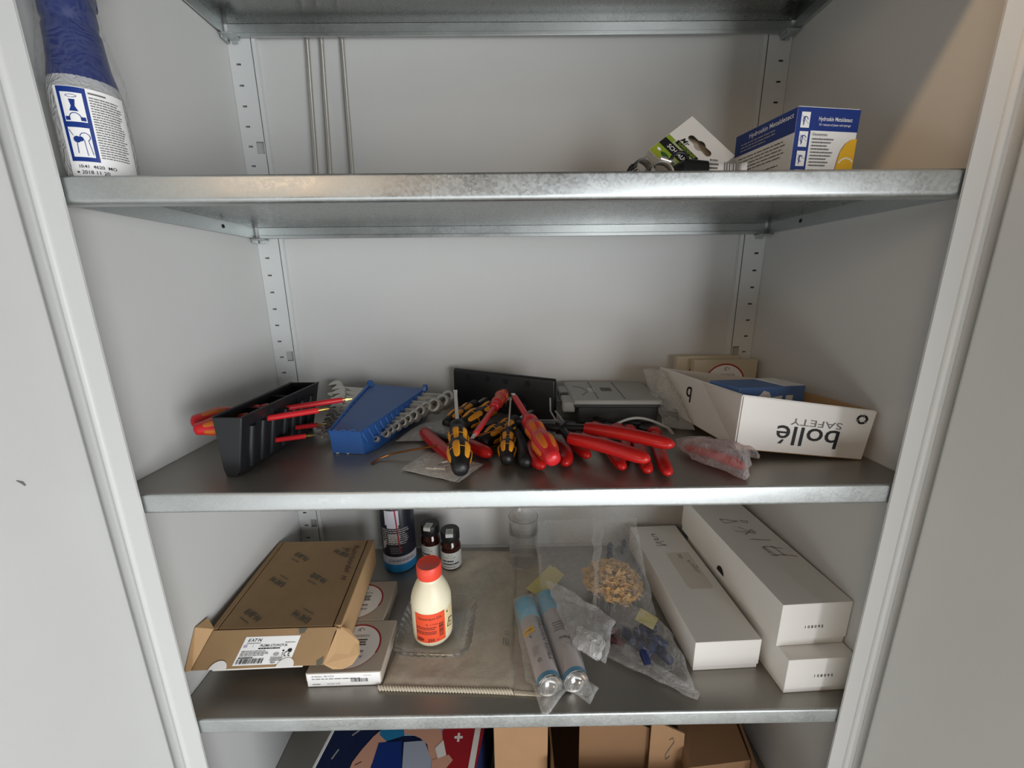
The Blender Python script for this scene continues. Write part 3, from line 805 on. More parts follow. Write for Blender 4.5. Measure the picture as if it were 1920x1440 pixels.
pliers('red pliers half hidden under the grey cable', (.600, .232, -.339), (.608, .200, -.339),
       [(.622, .165, -.334), (.625, .130, -.336), (.606, .060, -.3395)], [(.590, .178, -.336), (.572, .150, -.338), (.560, .125, -.3395)], .0080, .010, guard=True)

t = thing('black_tool', 'black handled tool lying between the slim yellow and the large red screwdriver', 'tool', (.468, .09, SZ))
b = MB(); b.tube([(.4600, .175, -.339), (.4650, .120, -.3385), (.4685, .075, -.338), (.4695, .048, -.3385), (.4695, .043, -.339)], [.006, .0095, .0100, .0098, .006], BLACKM, 14, flat=.95); b.build('handle', t, world=True, smooth=60)
b = MB(); b.tube([(.4600, .175, -.339), (.4570, .225, -.340)], [.0045, .0035], DSTEEL, 10); b.build('shaft', t, world=True, smooth=40)

# ---- wire loop, zip cable, grey cable
t = thing('wire_hook', 'flat bent steel wire hook beside the black panel', 'hook', (.52, .17, SZ))
n = 8; pts = [(.480, .178, -.3245)]+[(.528+.008*math.sin(math.pi*i/n), .166+.011*math.cos(math.pi*i/n), -.325) for i in range(n+1)]+[(.480, .155, -.3255)]
b = MB(); b.tube(pts, .0016, GREYP, 8); b.build('loop', t, world=True, smooth=40)
b = MB(); b.tube([(.525, .178, -.325), (.519, .205, -.318), (.520, .222, -.300)], .0015, GREYP, 8); b.tube([(.537, .170, -.325), (.527, .205, -.318)], .0015, GREYP, 8); b.build('stem', t, world=True, smooth=40)
t = thing('grey_cable', 'thin grey cable arching over the red pliers in front of the grey case', 'cable', (.65, .17, SZ))
pts = [(.606+.096*i/16, .160+.010*math.sin(math.pi*i/16), -.3345+.0145*math.sin(math.pi*i/16)) for i in range(17)]
b = MB(); b.tube(pts, .0022, GREYP, 8); b.build('cable', t, world=True, smooth=40)
b = MB(); b.tube([pts[-1], (.708, .155, -.343)], .0030, GREYP, 10); b.build('plug_end', t, world=True, smooth=40)

# ---- wrench rack and twelve combination wrenches
t = thing('wrench_rack', 'blue plastic wedge rack holding a set of wrenches', 'rack', (.22, .2, SZ))
fl_, fr_ = V((.1865, .112, -.3145)), V((.2320, .1115, -.3165)); bl_, br_ = V((.1850, .304, -.2915)), V((.2900, .300, -.3000))
f0, f1 = V((.1880, .113, SZ)), V((.2370, .1075, SZ)); b0, b1 = V((.180, .302, SZ)), V((.292, .298, SZ))
sr0, sr1 = V((.2355, .116, -.3340)), V((.2930, .298, -.3200))
q0 = V((.2500, .128, SZ))
b = MB()
b.add([f0, f1, fr_, fl_], [(0, 1, 2, 3)], BLUEP); b.add([f1, q0, sr0, fr_], [(0, 1, 2, 3)], BLUEP)
b.add([fl_, fr_, br_, bl_], [(0, 1, 2, 3)], BLUEP); b.add([fr_, sr0, sr1, br_], [(0, 1, 2, 3)], BLUEP)
b.add([f0, fl_, bl_, b0], [(0, 1, 2, 3)], BLUEP); b.add([bl_, br_, sr1, b1, b0], [(0, 1, 2, 3, 4)], BLUEP); b.add([sr0, q0, b1, sr1], [(0, 1, 2, 3)], BLUEP)
b.build('body', t, world=True, bevel=.0007)
b = MB(); b.tube([fl_+V((.001, 0, .0008)), lerp(fl_, bl_, .5)+V((-.001, 0, .0022)), bl_+V((.001, 0, .002))], [.0012, .002, .0026], BLUEP, 8); b.build('side_rail', t, world=True, smooth=40)
for p_, s in ((bl_, 1), (br_, -1)):
    b = MB(); b.hexa([p_+V((-.004, -.012, -.004)), p_+V((.010 if s > 0 else .004, -.008, -.004)), p_+V((.012 if s > 0 else .006, .001, -.004)), p_+V((-.006, .001, -.004)),
                      p_+V((-.002, -.008, .006)), p_+V((.004, -.006, .006)), p_+V((.005, .001, .0085)), p_+V((-.004, .001, .0085))], BLUEP); b.build('corner_lug', t, world=True, bevel=.0012)
for i in range(13):
    q = (i+.15)/13; p_ = lerp(fr_, br_, q); e = lerp(sr0, sr1, q)
    b = MB(); wv = V((.0008, .0042, .0)); 
    b.hexa([p_+V((.001, 0, -.006)), e+V((.0035, 0, -.006)), e+V((.0035, 0, -.006))+wv, p_+V((.001, 0, -.006))+wv, p_+V((.001, 0, .0006)), e+V((.0030, 0, .0012)), e+V((.0030, 0, .0012))+wv, p_+V((.001, 0, .0006))+wv], BLUEP); b.build('slot_rib', t, world=True, bevel=.0004)
for i in range(11):
    q = (i+.3)/11; p_ = lerp(fl_, bl_, q)
    b = MB(); b.hexa([p_+V((-.005, 0, -.007)), p_+V((.002, 0, -.007)), p_+V((.002, .005, -.007)), p_+V((-.005, .005, -.007)), p_+V((-.0035, 0, .001)), p_+V((.002, 0, .001)), p_+V((.002, .005, .001)), p_+V((-.0035, .005, .001))], BLUEP); b.build('slot_rib', t, world=True, bevel=.0004)
b = MB(); b.tube([fl_+V((.004+.036*i/8, -.0004, .0003+.0016*math.sin(i*2.1))) for i in range(9)], .0011, BLUEP, 6); b.build('torn_edge', t, world=True, smooth=40)
b = MB()
for x, w_ in ((.0055, .004), (.022, .003)): b.box((f0.x+x, f0.y-.0012-x*.11, SZ+.0002), (f0.x+x+w_, f0.y-.0004-x*.11, SZ+.0010), WHITEP)
b.build('edge_chip', t, world=True)

RINGS = [(.2470, .134, -.3365), (.2581, .1498, -.3345), (.2630, .160, -.3320), (.2703, .168, -.3295), (.2773, .1816, -.3275), (.284, .1906, -.3250), (.2918, .1999, -.3225), (.2990, .2170, -.3205), (.3066, .2330, -.3185), (.3200, .2370, -.3165), (.3320, .2530, -.3140), (.3390, .2710, -.3120)]
OPENS = [(.1520, .1540, -.3370), (.1460, .1700, -.3345), (.1480, .1830, -.3315), (.1478, .1950, -.3285), (.1470, .2080, -.3260), (.1440, .2230, -.3240), (.1430, .2380, -.3215), (.1400, .2540, -.3190), (.1360, .2740, -.3165), (.1290, .2900, -.3140), (.1200, .3130, -.3110), (.1050, .3360, -.3080)]
RAD = [.0048, .0060, .0060, .0066, .0078, .0078, .0094, .0100, .0108, .0132, .0132, .0135]
ORD = ['smallest combination wrench, at the front of the blue rack', 'second', 'third', 'fourth', 'fifth', 'sixth', 'seventh', 'eighth', 'ninth', 'tenth', 'eleventh', 'largest combination wrench, at the back of the blue rack']
for i, (R_, O_, r) in enumerate(zip(RINGS, OPENS, RAD)):
    R_, O_ = V(R_), V(O_)
    lab = ORD[i] if i in (0, 11) else ORD[i]+' combination wrench counted from the front of the blue rack'
    d = (R_-O_).normalized(); L = (R_-O_).length
    up = V((.12, -.80, .58)); y = (up-d*up.dot(d)).normalized()
    # local: x along wrench from the ring centre to the jaw, z = broad-face normal
    x = -d; z = y; yy = z.cross(x); M = Matrix((x, yy, z)).transposed().to_4x4(); M.translation = R_
    t = thing('combination_wrench', lab, 'wrench', M=M, group='wrenches in the blue rack')
    th = r*.56
    b = MB(); T = Matrix.Rotation(math.radians(10), 4, 'Y')
    b.lathe([(r*.62, -th), (r*.72, -th*1.05), (r*.98, -th*.9), (r, -th*.6), (r, th*.6), (r*.98, th*.9), (r*.72, th*1.05), (r*.62, th)], STEEL, 26, T, cap=False)
    n = 24; vs = []; 
    for zz in (-th, th):
        for k in range(n):
            a = 2*math.pi*k/n; q = r*(.62 if k % 2 else .69); vs.append((q*math.cos(a), q*math.sin(a), zz))
    b.add(vs, [(k, n+k, n+(k+1) % n, (k+1) % n) for k in range(n)], STEEL, T); b.build('ring_end', t, smooth=35)
    b = MB(); hw = r*.52; b.hexa([(r*.85, -hw, -th*.45), (L-r*.8, -hw*.9, -th*.4), (L-r*.8, hw*.9, -th*.4), (r*.85, hw, -th*.45), (r*.85, -hw, th*.45), (L-r*.8, -hw*.9, th*.4), (L-r*.8, hw*.9, th*.4), (r*.85, hw, th*.45)], STEEL)
    b.build('shank', t, bevel=r*.14)
    b = MB(); b.box((r*1.7, -hw*.40, th*.36), (r*1.7+min(.012, L*.15), hw*.40, th*.46), GREYP); b.build('stamped_panel', t)
    b = MB(); J = []; ro = r*1.28
    for k in range(19): a = math.radians(35+290*k/18); J.append((L+ro*math.cos(a+math.pi*0), ro*math.sin(a)))
    a0 = math.radians(-35); s_ = r*.58
    J += [(L+ro*.80, -s_), (L-ro*.15, -s_), (L-ro*.35, 0), (L-ro*.15, s_), (L+ro*.80, s_)]
    b.prism(J, -th*.5, th*.5, STEEL, Matrix.Translation((L, 0, 0)) @ Matrix.Rotation(math.radians(14), 4, 'Z') @ Matrix.Translation((-L, 0, 0))); b.build('open_end', t, bevel=.0005)

# ---- black panel holder behind
A, C_ = V((.337, .352, SZ)), V((.528, .243, SZ))
d = (C_-A); Lp = d.length; M = frame(A, d, V((-d.y, d.x, 0)))
t = thing('holder_panel', 'black plastic holder panel standing on edge behind the screwdrivers', 'tool holder', M=M)
b = MB(); H_ = .0770; r = .006
pr = [(0, 0), (.016, 0), (.0135, H_-r)]+[(.0075+.006*math.cos(math.pi*i/8), H_-r+r*math.sin(math.pi*i/8)) for i in range(1, 8)]+[(.0015, H_-r)]
RX = Matrix(((0, 0, 1, 0), (1, 0, 0, 0), (0, 1, 0, 0), (0, 0, 0, 1)))
b.prism(pr, 0, Lp, BLACKP, RX); b.build('panel', t, bevel=.0015)
for u, v in ((.036, .062), (.080, .063), (.121, .063), (.168, .0635)):
    b = MB(); b.tube([(u, .0014, v), (u, -.0004, v)], .0042, DARK, 14); b.build('hole', t)
    b = MB(); b.tube([(u+.0046*math.cos(2*math.pi*k/16), .0008, v+.0046*math.sin(2*math.pi*k/16)) for k in range(16)], .0005, BLACKP, 6, closed=True); b.build('hole_rim', t, smooth=40)
for u in (.118, .158):
    b = MB(); b.tube([(u+.0062*math.cos(2*math.pi*k/18), -.0009, .0205+.0052*math.sin(2*math.pi*k/18)) for k in range(18)], .0014, CHAR, 6, closed=True); b.build('eyelet', t, smooth=40)

# ---- grey assortment case
t = thing('assortment_case', 'flat charcoal case with a light grey lid, behind the red pliers', 'case', M=rot_z((.5606, .2265, SZ), -2.5))
b = MB(); b.box((.010, .006, 0), (.148, .140, .030), CHAR); b.build('base', t, bevel=.003)
b = MB(); b.box((.002, .002, .030), (.155, .145, .036), CHAR); b.build('base_rim', t, bevel=.001)
b = MB(); b.hexa([(.0, .0, .0355), (.156, .0, .0355), (.156, .147, .0355), (-.006, .147, .0355), (.003, .003, .0430), (.153, .003, .0430), (.153, .144, .0430), (-.003, .144, .0430)], GREYP); b.build('lid', t, bevel=.002)
for x0, x1 in ((.045, .052), (.092, .099)):
    b = MB(); b.box((x0-.0006, .012, .0428), (x0+.0006, .138, .0434), CHAR); b.build('lid_groove', t)
b = MB(); b.box((.060, .065, .0429), (.080, .090, .0433), mat('dark_label', '#55534e', .6)); b.build('lid_label', t)
b = MB(); b.tube([(.010, .10, .0432), (.026, .09, .0432), (.032, .065, .0432)], .0005, CHAR, 6); b.tube([(.020, .035, .0432), (.034, .062, .0432)], .0005, CHAR, 6); b.build('moulded_line', t)
p = Print(lambda u, v, h: V((u, v, .0430+h))); p.bars(.036, .048, .060, .090, WHITEP, 3, 4, True); p.build('lid_print', t)
for y in (.030, .100):
    b = MB(); b.box((-.018, y-.026, .020), (.004, y+.026, .0385), GREYP); b.build('latch', t, bevel=.003)
    b = MB(); b.box((-.0186, y-.006, .027), (-.0178, y+.006, .034), DARK); b.build('latch_hole', t)

# ---- white tray lying at the right, its print upside down
TL, TR, BLc, BR = V((.769, .082, -.260)), V((.9435, .069, -.2805)), V((.745, .322, -.270)), V((.922, .307, -.2895))
dl, dr = V((-.004, -.003, -.0750)), V((-.0100, -.005, -.0680)); dbl, dbr = V((-.002, 0, -.0700)), V((-.008, 0, -.0590))
def planar(P, i, ax):
    A, B, C = [P[k] for k in range(4) if k != i]; n = (B-A).cross(C-A); q = P[i].copy()
    q[ax] -= n.dot(q-A)/n[ax]; return q
dr = planar([TL+dl, TR+dr, TR, TL], 1, 1)-TR
dbl = planar([BLc+dbl, TL+dl, TL, BLc], 0, 0)-BLc
t = thing('shipping_tray', 'open white cardboard tray with upside-down lettering, tilted against the right side', 'tray', (.85, .2, SZ))
def panel(b, P, th, m):
    P = [V(q) for q in P]; n = (P[1]-P[0]).cross(P[3]-P[0]).normalized()*th
    b.hexa([*P, *[q+n for q in P]], m)
b = MB(); panel(b, (TL+dl, TR+dr, TR, TL), .0016, WHITE); b.build('front_wall', t, world=True, bevel=.0005)
b = MB(); panel(b, (BLc+dbl, TL+dl, TL, BLc), .0016, WHITE); b.build('side_wall', t, world=True, bevel=.0005)
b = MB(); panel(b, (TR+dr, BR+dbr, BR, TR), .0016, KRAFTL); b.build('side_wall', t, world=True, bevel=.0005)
b = MB(); panel(b, (BR+dbr, BLc+dbl, BLc, BR), .0016, WHITE); b.build('back_wall', t, world=True, bevel=.0005)
b = MB(); panel(b, (TL+dl, BLc+dbl, BR+dbr, TR+dr), .0012, KRAFTL); b.build('bottom', t, world=True)
b = MB(); b.tube([BLc, TL, TR+V((-.003, 0, 0))], .0016, WHITE, 6); b.build('folded_edge', t, world=True)
nl = (TL-BLc).cross(dl).normalized()
if nl.x > 0: nl = -nl
e_ = nl*.0021
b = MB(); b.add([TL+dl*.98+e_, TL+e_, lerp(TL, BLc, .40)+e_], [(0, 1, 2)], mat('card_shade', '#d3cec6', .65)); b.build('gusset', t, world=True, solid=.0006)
ex = (TR-TL).normalized(); ey = (dl*-1); Lf = (TR-TL).length
p = Print(on_quad(TL+dl, TR+dr, TR, TL), base=.0019)
p.text('bollé', .0910, .0275, .0400, INK, rot=180, bold=.012, sx=1.08); p.text('SAFETY', .0990, .0475, .0140, GINK, rot=180, sx=1.45)
for k in range(3):
    p.arc(.1540, .0610, .0072, .0030, 90+120*k+16, 90+120*k+104, INK); a = math.radians(90+120*k+112); p.poly([(.154+.0030*math.cos(a), .061+.0030*math.sin(a)), (.154+.0084*math.cos(a), .061+.0084*math.sin(a)), (.154+.0056*math.cos(a+.5), .061+.0056*math.sin(a+.5))], INK)
p.build('front_print', t, world=True)
p = Print(on_quad(BLc+dbl, TL+dl, TL, BLc), base=.0021); p.text('b', .113, .045, .036, INK, rot=180, bold=.016, sx=1.06); p.build('side_print', t, world=True)
# contents
def obox(name, label, cat, P0, ax, ay, az, parts, group=None):
    """oriented box thing: parts(t, size) adds its meshes in local coordinates"""
    M = frame(P0, ax, ay); t = thing(name, label, cat, M=M, group=group); parts(t); return t
def pb2(t):
    b = MB(); b.box((0, 0, 0), (.142, .056, .036), PALEBL); b.build('carton', t, bevel=.001)
    b = MB(); b.box((.098, .004, .0360), (.144, .057, .0370), WHITEP); b.build('open_flap', t)
    p = Print(lambda u, v, h: V((u, v, .036+h))); p.lines(.012, .075, .044, .016, 3, mat('faint_print', '#7d98c4', .5), .45, 3); p.build('top_print', t)
    p = Print(on_plane((0, 0, 0), (1, 0, 0), (0, 0, 1))); p.poly([(.040, .004), (.040, .022), (.050, .031), (.062, .028), (.068, .020), (.092, .022), (.092, .004)], WHITEP); p.rect(.100, .014, .116, .022, WHITEP); p.build('front_print', t)
obox('pale_blue_box', 'pale blue carton with a white flap lying in the white tray', 'box', V((.7860, .1240, -.2970)), (.94, .34, -.07), (-.34, .94, .0), None, pb2)
FB = []
def foilbox(t, lx, ly, lz, text, circ=True, half=False):
    b = MB(); b.box((0, 0, 0), (lx, ly, lz*.55), BEIGE2 if half else BEIGE); b.build('base', t, bevel=.0005)
    b = MB(); b.box((-.0006, -.0006, lz*.42), (lx+.0006, ly+.0006, lz), BEIGE2 if half else BEIGE); b.build('lid', t, bevel=.0006)
    p = Print(lambda u, v, h: V((u, v, lz+h))); cx, cy, rr = lx*.50, ly*.48, min(lx, ly)*.43
    p.disc(cx, cy, rr, WHITEP, n=40); p.arc(cx, cy, rr*1.04, rr*.07, -20, 160, REDPR, 40); p.arc(cx, cy, rr*1.02, rr*.02, 160, 340, REDPR, 40)
    p.arc(cx+.002, cy+rr*.72, .0055, .0008, 0, 170, INK); p.text('A', cx, cy+rr*.73, .008, GINK, shear=.5)
    p.text('h+s PRÄZISION', cx, cy+rr*.45, .0060, GINK, sx=.95); p.text('m', cx-.013, cy+rr*.14, .012, INK, bold=.03)
    p.lines(cx-.006, cx+.020, cy+rr*.32, cy-rr*.02, 3, INK, .5, 4, .2)
    p.text(text, cx+.004, cy-rr*.26, .0090, INK, bold=.01, shear=.2); p.text('Germany', cx+.004, cy-rr*.48, .0070, INK, sx=1.2); p.bars(cx-.008, cx+.006, cy-rr*.86, cy-rr*.68, INK, 5, 12)
    p.build('window_label', t)
t = thing('foil_box', 'ivory foil box standing upright behind the white tray, red arc showing', 'box', M=Matrix(((1, 0, 0, .815), (0, 0, -1, .350), (0, 1, 0, SZ), (0, 0, 0, 1))), group='square foil boxes'); foilbox(t, .123, .091, .018, '0.20mm', half=True)
t = thing('foil_box', 'ivory foil box standing upright, rearmost behind the white tray', 'box', M=Matrix(((1, 0, 0, .789), (0, 0, -1, .372), (0, 1, 0, SZ), (0, 0, 0, 1))), group='square foil boxes'); foilbox(t, .123, .095, .018, '0.15mm', half=True)

# ---- plastic film bags
def bag(t, P, up, dn, amp, m, nu=36, nv=26, seed=1, rnd=3.0, name='film', sc=38, skew=.0, floor=None):
    """closed pillow of crumpled film over the quad P (4 corners), bulging up and down"""
    P = [V(q) for q in P]
    n = (P[1]-P[0]).cross(P[3]-P[0]).normalized()
    if n.z < 0: n = -n
    b = MB()
    for s, h in ((1, up), (-1, dn)):
        def fn(u, v):
            q = (P[0]*(1-u)+P[1]*u)*(1-v)+(P[3]*(1-u)+P[2]*u)*v
            e = (1-abs(2*u-1)**rnd)*(1-abs(2*v-1)**rnd); e = max(0, e)**.6
            w = .6*ridge(q, sc, seed)+.4*ridge(q, sc*2.3, seed+3)
            edge = .25+.75*e
            r = q+n*(s*h*e)+V((noise.noise(q*sc*1.3+V((seed, 0, 0))), noise.noise(q*sc*1.3+V((0, seed, 5))), 0))*amp*.9+n*(w*amp*edge)
            if floor is not None: r.z = max(r.z, floor+.0006)
            return r
        b.grid(fn, nu, nv, m)
    return b.build(name, t, world=True, smooth=24)
t = thing('crumpled_bag', 'crumpled clear plastic bag between the grey case and the white tray', 'bag', (.73, .23, SZ))
bag(t, ((.7050, .190, -.343), (.752, .170, -.343), (.740, .300, -.270), (.712, .330, -.275)), .016, .012, .0065, FILMH, seed=2, sc=55, floor=SZ)
b = MB(); b.tube([(.718, .225, -.332), (.735, .215, -.335), (.742, .235, -.33)], [.006, .009, .005], mat('dark_screws', '#4b4136', .4, .4), 8); b.build('contents', t, world=True, smooth=50)
t = thing('pink_bag', 'reddish clear plastic bag with a red tool inside, in front of the white tray', 'bag', (.74, .05, SZ))
bag(t, ((.690, .105, -.340), (.7000, .055, -.343), (.741, .0015, -.346), (.790, .083, -.343)), .021, .004, .0060, FILMP, seed=5, sc=45, floor=SZ)
bag(t, ((.700, .120, -.338), (.690, .100, -.343), (.790, .060, -.344), (.800, .088, -.341)), .013, .004, .005, FILMP, seed=8, sc=50, floor=SZ, name='fold')
b = MB(); b.tube([(.704, .094, -.340), (.725, .068, -.3385), (.745, .040, -.339), (.752, .030, -.341)], [.0055, .0075, .0080, .004], REDH, 12); b.build('red_tool', t, world=True, smooth=60)
t = thing('grey_film_bag', 'dull grey plastic bag lying flat under the ring ends of the wrenches', 'bag', (.33, .2, SZ))
bag(t, ((.270, .150, -.3475), (.372, .150, -.3460), (.372, .235, -.345), (.300, .235, -.346)), .010, .002, .0035, FILMD, seed=11, sc=40, floor=SZ)
t = thing('fitting_bag', 'flat clear bag with brass-grey fittings and a paper slip, under the nearest screwdriver', 'bag', (.35, .05, SZ))
bag(t, ((.304, .050, -.3475), (.386, .0105, -.3475), (.414, .064, -.347), (.330, .110, -.347)), .005, .0012, .0022, FILMH, seed=13, sc=45, floor=SZ)
b = MB(); P = [V((.310, .050, -.3485)), V((.380, .0175, -.3485)), V((.404, .060, -.3485)), V((.333, .098, -.3485))]; b.add([*P, *[q+V((0, 0, .0006)) for q in P]], [(3, 2, 1, 0), (4, 5, 6, 7), (0, 1, 5, 4), (1, 2, 6, 5), (2, 3, 7, 6), (3, 0, 4, 7)], WHITE); b.build('paper_slip', t, world=True)
for (a, c, r) in (((.340, .045, -.3435), (.366, .042, -.3435), .0042), ((.350, .062, -.3435), (.366, .068, -.3435), .0040)):
    a, c = V(a), V(c); b = MB(); b.tube([a, lerp(a, c, .4), lerp(a, c, .41), lerp(a, c, .58), lerp(a, c, .59), c], [r*.75, r*.75, r, r, r*.85, r*.85], STEEL, 12); b.build('fitting', t, world=True, smooth=35)

# ================================================================== fourth shelf
SZ = Z3+.0005
# ---- towel: two folded layers with a stitched hem
def cloth(name, P, th, m, t, seed, nu=40, nv=40, amp=.0012):
    P = [V(q) for q in P]
    b = MB()
    def fn(u, v):
        q = (P[0]*(1-u)+P[1]*u)*(1-v)+(P[3]*(1-u)+P[2]*u)*v
        e = min(1, min(u, 1-u, v, 1-v)/.03)**.5
        q = q+V((noise.noise(q*14+V((seed, 0, 0)))*.004, noise.noise(q*14+V((0, seed, 0)))*.003, 0))*(1 if e < 1 else 0)
        return q+V((0, 0, th*e+max(0, noise.noise(q*32+V((0, 0, seed))))*amp*2*e+noise.noise(q*70)*amp*.5*e))
    b.grid(fn, nu, nv, m)
    return b.build(name, t, world=True, smooth=80)
t = thing('towel', 'folded beige cloth towel with a stitched hem, lying under the glass dish', 'towel', (.37, .2, SZ))
cloth('lower_layer', ((.262, .034, SZ), (.492, .022, SZ), (.520, .345, SZ), (.255, .355, SZ)), .0018, TOWEL, t, 4)
cloth('upper_layer', ((.250, .040, SZ+.0018), (.451, .030, SZ+.0018), (.462, .352, SZ+.0018), (.300, .362, SZ+.0018)), .0026, TOWEL, t, 1)
b = MB(); n = 46
for i in range(n):
    q = i/n; p0 = V((.2480, .0365, SZ+.0022)); p1 = V((.4500, .0275, SZ+.0022)); c = lerp(p0, p1, q+.5/n); d_ = (p1-p0)/n
    b.tube([c-d_*.62+V((0, .0028, .0016)), c+V((0, -.0012, .0014)), c+d_*.5+V((0, -.0028, -.0012))], [.0014, .0023, .0013], HEM, 6)
b.build('hem_stitch', t, world=True, smooth=60)['kind'] = 'stuff'
b = MB()
for i in range(14):
    c = lerp(V((.452, .0265, SZ+.001)), V((.490, .0225, SZ+.001)), (i+.5)/14)
    b.tube([c+V((-.0015, .0024, .001)), c+V((.001, -.002, .0006))], [.0016, .0016], HEM, 6)
b.build('lower_hem_stitch', t, world=True, smooth=60)['kind'] = 'stuff'
p = Print(lambda u, v, h: V((u, v, SZ+.0068+h))); 
for k, pts in enumerate(([(.4350, .118), (.4350, .105)], [(.4390, .117), (.4395, .105), (.4430, .104), (.4430, .116)], [(.4375, .132), (.4440, .129)], [(.4360, .127), (.4430, .124)])): p.stroke(pts, .0010, GINK)
p.build('ink_mark', t, world=True)

# ---- glass dish and the acid bottle in it
DC = V((.3215, .1350, SZ+.0068))
t = thing('glass_dish', 'clear square glass ashtray with a ribbed rim, under the red capped bottle', 'dish', M=rot_z(DC, -3))
def rsq(r, a, k=6.0): return r/((abs(math.cos(a))**k+abs(math.sin(a))**k)**(1/k))
N_ = 144; prof = [(.0, 0), (.040, 0), (.0545, .003), (.0635, .015), (.0640, .0170), (.0615, .0176), (.0560, .0135), (.0440, .0065), (.0400, .0050), (.0, .0046)]
vs = []; fs = []
for j, (r, z) in enumerate(prof):
    for i in range(N_):
        a = 2*math.pi*i/N_; rr = rsq(r, a)
        if 2 <= j <= 3: rr *= 1+.016*(1 if i % 4 < 2 else -1)
        vs.append((rr*math.cos(a), rr*math.sin(a), z))
for j in range(len(prof)-1):
    for i in range(N_): fs.append((j*N_+i, j*N_+(i+1) % N_, (j+1)*N_+(i+1) % N_, (j+1)*N_+i))
b = MB(); b.add(vs, fs, GLASS); b.build('bowl', t, smooth=30, weld=True)
t = thing('acid_bottle', 'cream plastic bottle with a red screw cap and orange label, standing in the glass dish', 'bottle', (.3155, .1255, SZ+.0122))
b = MB(); b.lathe([(.0, .0008), (.024, 0), (.0285, .0015), (.0322, .0065), (.0330, .012), (.0330, .073), (.0326, .078), (.0300, .088), (.0240, .102), (.0190, .1105), (.0172, .113), (.0172, .117)], CREAM, 48); b.build('body', t, smooth=40)
b = MB(); N_ = 60; pr = [(.0196, .1165), (.0200, .1175), (.0200, .1365), (.0190, .1385), (.0176, .1378), (.0, .1374)]
vs = []; fs = []
for j, (r, z) in enumerate(pr):
    for i in range(N_):
        a = 2*math.pi*i/N_; rr = r+(.0003*(i % 2) if 1 <= j <= 2 else 0); vs.append((rr*math.cos(a), rr*math.sin(a), z))
for j in range(len(pr)-1):
    for i in range(N_): fs.append((j*N_+i, j*N_+(i+1) % N_, (j+1)*N_+(i+1) % N_, (j+1)*N_+i))
b.add(vs, fs, CAP); b.build('cap', t, smooth=45)
p = Print(on_cyl(.0330, .0085, math.radians(-82)))
p.rect(-.0275, .010, .0480, .0560, CREAML, 30); p.rect(-.0275, .0045, .0235, .0590, ORLAB, 20)
p.text('Salpetersäure 53%', -.0020, .0500, .0066, INK, bold=.012, sx=.80); p.text('70g - 1L Wasser', .001, .0395, .0038, INK, shear=.2, sx=.8)
p.lines(-.026, .010, .0350, .0290, 2, INK, .45, 4, .2); p.lines(-.026, .011, .0270, .0200, 3, INK, .45, 6, .1)
p.bars(.0125, .0200, .0140, .0400, INK, 5, 16, True); p.text('250', -.0010, .0095, .0072, INK, bold=.03); p.text('ml', .0095, .0090, .0040, INK)
p.disc(-.019, .0105, .0065, mat('brown_red', '#8a2a18', .5), .003); p.text('e', .0290, .0520, .007, INK, bold=.02)
p.poly([(.0275, .022), (.038, .018), (.042, .033), (.0315, .037)], INK); p.poly([(.0290, .0232), (.0371, .0203), (.0405, .0320), (.0322, .0348)], CREAML); p.stroke([(.033, .024), (.036, .031)], .0012, INK); p.stroke([(.0325, .030), (.0365, .026)], .0010, INK)
p.build('label', t)

# ---- spray can, two brown bottles, beaker
t = thing('spray_can', 'dark aerosol can with a blue base and a red straw, behind the brown carton', 'can', (.2080, .3260, SZ))
b = MB(); b.lathe([(.0310, 0), (.0350, .002), (.0350, .150), (.0330, .155), (.0250, .168), (.0160, .176)], CANBLK, 44); b.build('body', t, smooth=35)
b = MB(); b.lathe([(.0170, .172), (.0190, .174), (.0190, .200), (.0150, .203)], CANBLUE, 32); b.build('cap', t, smooth=35)
b = MB(); b.tube([V((.0362*math.cos(a), .0362*math.sin(a), z)) for a, z in ((math.radians(-72), .052), (math.radians(-84), .190))], .0013, REDPR, 8); b.build('straw', t, smooth=40)
p = Print(on_cyl(.0350, 0, math.radians(-88)))
p.rect(-.054, .0015, .054, .0200, CANBLUE, 40); p.rect(-.054, .0200, .054, .0385, CANWH, 40)
p.text('JOHANNING', .012, .0285, .0098, mat('slate_print', '#2c3140', .5), sx=.98, bold=.01)
p.rect(-.018, .112, .012, .145, CANWH, 8); p.rect(-.014, .105, .010, .113, CANWH, 8); p.text('MULTI', -.003, .152, .010, WHITEP, bold=.02)
p.lines(-.030, .032, .104, .066, 8, LINK, .40, 7, .15); p.lines(-.012, .016, .092, .070, 5, WHITEP, .25, 5, .3)
p.poly([(-.028, .070), (-.018, .078), (-.020, .060), (-.030, .052)], LINK); p.lines(-.010, .016, .062, .045, 4, GINK, .5, 3, .2)
p.build('print', t)
